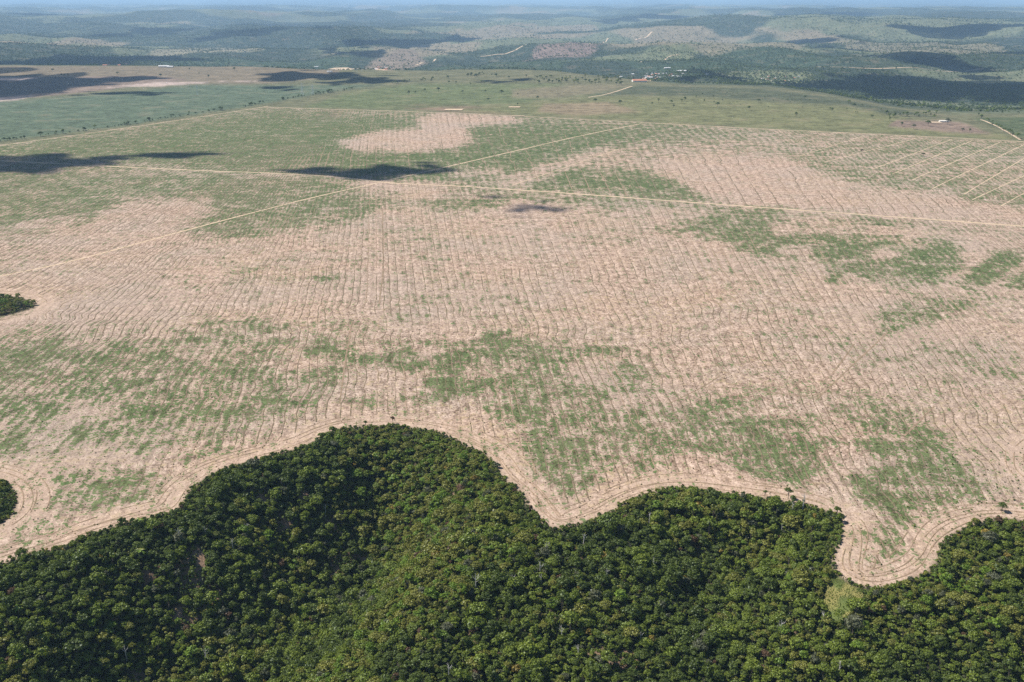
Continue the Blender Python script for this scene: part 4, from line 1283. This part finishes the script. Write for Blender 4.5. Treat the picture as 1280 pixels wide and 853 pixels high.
# ------------------------------------------------------------------ pylons
def bar(a, b, w):
    v, f = tube([a, b], [w, w], 4)
    return v, f
def pylon(px, py, h, label):
    x, y = P(px, py)
    r = bpy.data.objects.new('power_pylon', None); COL.objects.link(r)
    r.location = (x, y, 0); r.rotation_euler = (0, 0, .3)
    tag(r, label, 'pylon', 'power pylons over the teal crop')
    b, t = h * .09, h * .022
    for sx in (-1, 1):
        for sy in (-1, 1):
            v, f = bar((sx * b, sy * b, -.5), (sx * t, sy * t, h), .22)
            obj('leg', mesh_np('leg', np.array([tuple(q) for q in v]), f, M['steel']), r)
    parts = []
    for k in range(7):
        z0, z1 = h * k / 7, h * (k + 1) / 7
        w0, w1 = b + (t - b) * k / 7, b + (t - b) * (k + 1) / 7
        for (ax_, ay_, bx_, by_) in ((-1, -1, 1, -1), (1, -1, 1, 1), (1, 1, -1, 1), (-1, 1, -1, -1)):
            parts.append(bar((ax_ * w0, ay_ * w0, z0), (bx_ * w1, by_ * w1, z1), .1)); parts.append(bar((bx_ * w0, by_ * w0, z0), (ax_ * w1, ay_ * w1, z1), .1))
    v, f = join(parts)
    obj('brace', mesh_np('brace', np.array(v), f, M['steel']), r)
    for zf, wd in ((.74, .2), (.86, .17), (.97, .12)):
        v, f = join([bar((-h * wd, 0, h * zf), (h * wd, 0, h * zf), .16), bar((-h * wd, 0, h * zf), (0, 0, h * (zf + .04)), .1), bar((h * wd, 0, h * zf), (0, 0, h * (zf + .04)), .1)])
        obj('crossarm', mesh_np('crossarm', np.array(v), f, M['steel']), r)
for px, py, hh in ((378, 120, 46), (391, 119, 40), (247, 120, 38)):
    pylon(px, py, hh, 'pale lattice power pylon standing in the teal crop field')

# ------------------------------------------------------------------ clouds overhead (they throw the drifting shadows)
def ico(sub):
    import bmesh
    bm = bmesh.new(); bmesh.ops.create_icosphere(bm, subdivisions=sub, radius=1)
    V = np.array([v.co[:] for v in bm.verts]); F_ = np.array([[v.index for v in f.verts] for f in bm.faces]); bm.free()
    return V, F_
ICO = ico(3)
CLOUD_Z = 2300.0
def cloud(px0, py0, px1, py1, thick_px, n, seed, z=0.0, ragged=.35):
    """cloud whose shade lies along the ground line (px0,py0)-(px1,py1)"""
    rg = np.random.default_rng(seed)
    VV, FF, off = [], [], 0
    for i in range(n):
        t = rg.random()
        prof = math.sqrt(max(0.05, 1 - (2 * t - 1) ** 2))
        px = px0 + (px1 - px0) * t; py = py0 + (py1 - py0) * t + rg.normal(0, .33) * thick_px * prof
        x, y = P(px, py, z)
        ya = P(px, py - thick_px * .5, z)[1]; yb = P(px, py + thick_px * .5, z)[1]
        ry_ = abs(ya - yb) * .5 * prof * rg.uniform(.45, .95)
        rx0 = abs(P(px1, py, z)[0] - P(px0, py, z)[0]) * rg.uniform(.08, .24)
        if rg.random() < ragged:
            rx0 *= .8; ry_ *= .35
            y += rg.normal(0, .3) * abs(ya - yb)
        rz = min(rx0, ry_) * .6
        k = (CLOUD_Z - z) / SUNV[2]
        c = np.array([x, y, z]) + SUNV * k
        V = ICO[0]
        nn_ = fbm(V[:, 0] * 2.1 + seed + i, V[:, 1] * 2.1 + V[:, 2] * 1.7, seed, 3)
        V = V * (.72 + .6 * nn_)[:, None] * np.array([rx0, ry_, rz])
        V[:, 2] = np.where(V[:, 2] < 0, V[:, 2] * .4, V[:, 2])
        VV.append(V + c); FF.append(ICO[1] + off); off += len(V)
    V = np.concatenate(VV); c = V.mean(0)
    me = mesh_np('cloud', V - c, np.concatenate(FF), M['cloud']); smooth(me)
    o = obj('cloud', me, loc=tuple(c))
    tag(o, kind='structure')
CLOUDS = [(-60, 208, 130, 204, 12, 26), (100, 201, 260, 192, 6, 18), (355, 213, 470, 217, 6, 18), (420, 219, 552, 212, 10, 26), (600, 246, 632, 246, 4, 4), (640, 265, 705, 260, 11, 9),
          (-120, 112, 100, 106, 20, 34), (60, 104, 195, 97, 7, 18), (90, 118, 190, 116, 4, 8), (170, 119, 235, 117, 3, 6), (330, 97, 440, 93, 9, 24), (330, 109, 372, 112, 4, 8), (430, 99, 500, 101, 6, 14), (400, 104, 450, 103, 4, 8),
          (600, 103, 662, 99, 4, 10)]
for i, c in enumerate(CLOUDS):
    cloud(*c[:5], int(c[5] * 1.5), seed=20 + i)
VCL = [(1015, 105, 1290, 100, 13, 44), (1080, 95, 1290, 92, 4, 20), (840, 104, 930, 103, 10, 20), (1215, 119, 1300, 117, 7, 16), (1080, 73, 1230, 82, 4, 18), (1010, 56, 1080, 60, 3, 12), (1130, 45, 1280, 47, 2.5, 14), (990, 48, 1090, 51, 2, 12),
       (0, 78, 160, 73, 7, 26), (60, 72, 240, 72, 4, 18), (420, 52, 560, 44, 6, 22), (540, 44, 590, 42, 4, 10), (400, 60, 480, 66, 5, 14), (110, 41, 240, 37, 3, 16), (240, 45, 400, 37, 3, 16), (20, 24, 80, 24, 2, 8), (700, 30, 860, 22, 2, 14), (930, 25, 1080, 22, 2.5, 14),
       (620, 46, 700, 44, 2, 8), (0, 58, 60, 58, 3, 8), (1180, 70, 1290, 66, 3, 10), (270, 28, 420, 30, 1.5, 12), (900, 36, 940, 34, 2, 6)]
for i, c in enumerate(VCL):
    cloud(*c[:4], c[4] * 1.3, int(c[5] * 1.4), seed=60 + i, z=-105.0)

# ------------------------------------------------------------------ the air
hz = NT('haze_air')
pv = hz.n('ShaderNodeVolumePrincipled')
pv.inputs['Color'].default_value = (.48, .72, 1.0, 1)
pv.inputs['Density'].default_value = 3.2e-5
pv.inputs['Anisotropy'].default_value = 0.1
hz.l(pv.outputs[0], hz.out.inputs['Volume'])
zmin = float(gz.min()) - 1.0
v, f = box(-175000, 175000, -400, 132000, zmin, 372.0)
tag(obj('haze', mesh_np('haze', np.array(v), f, hz.m)), kind='stuff')
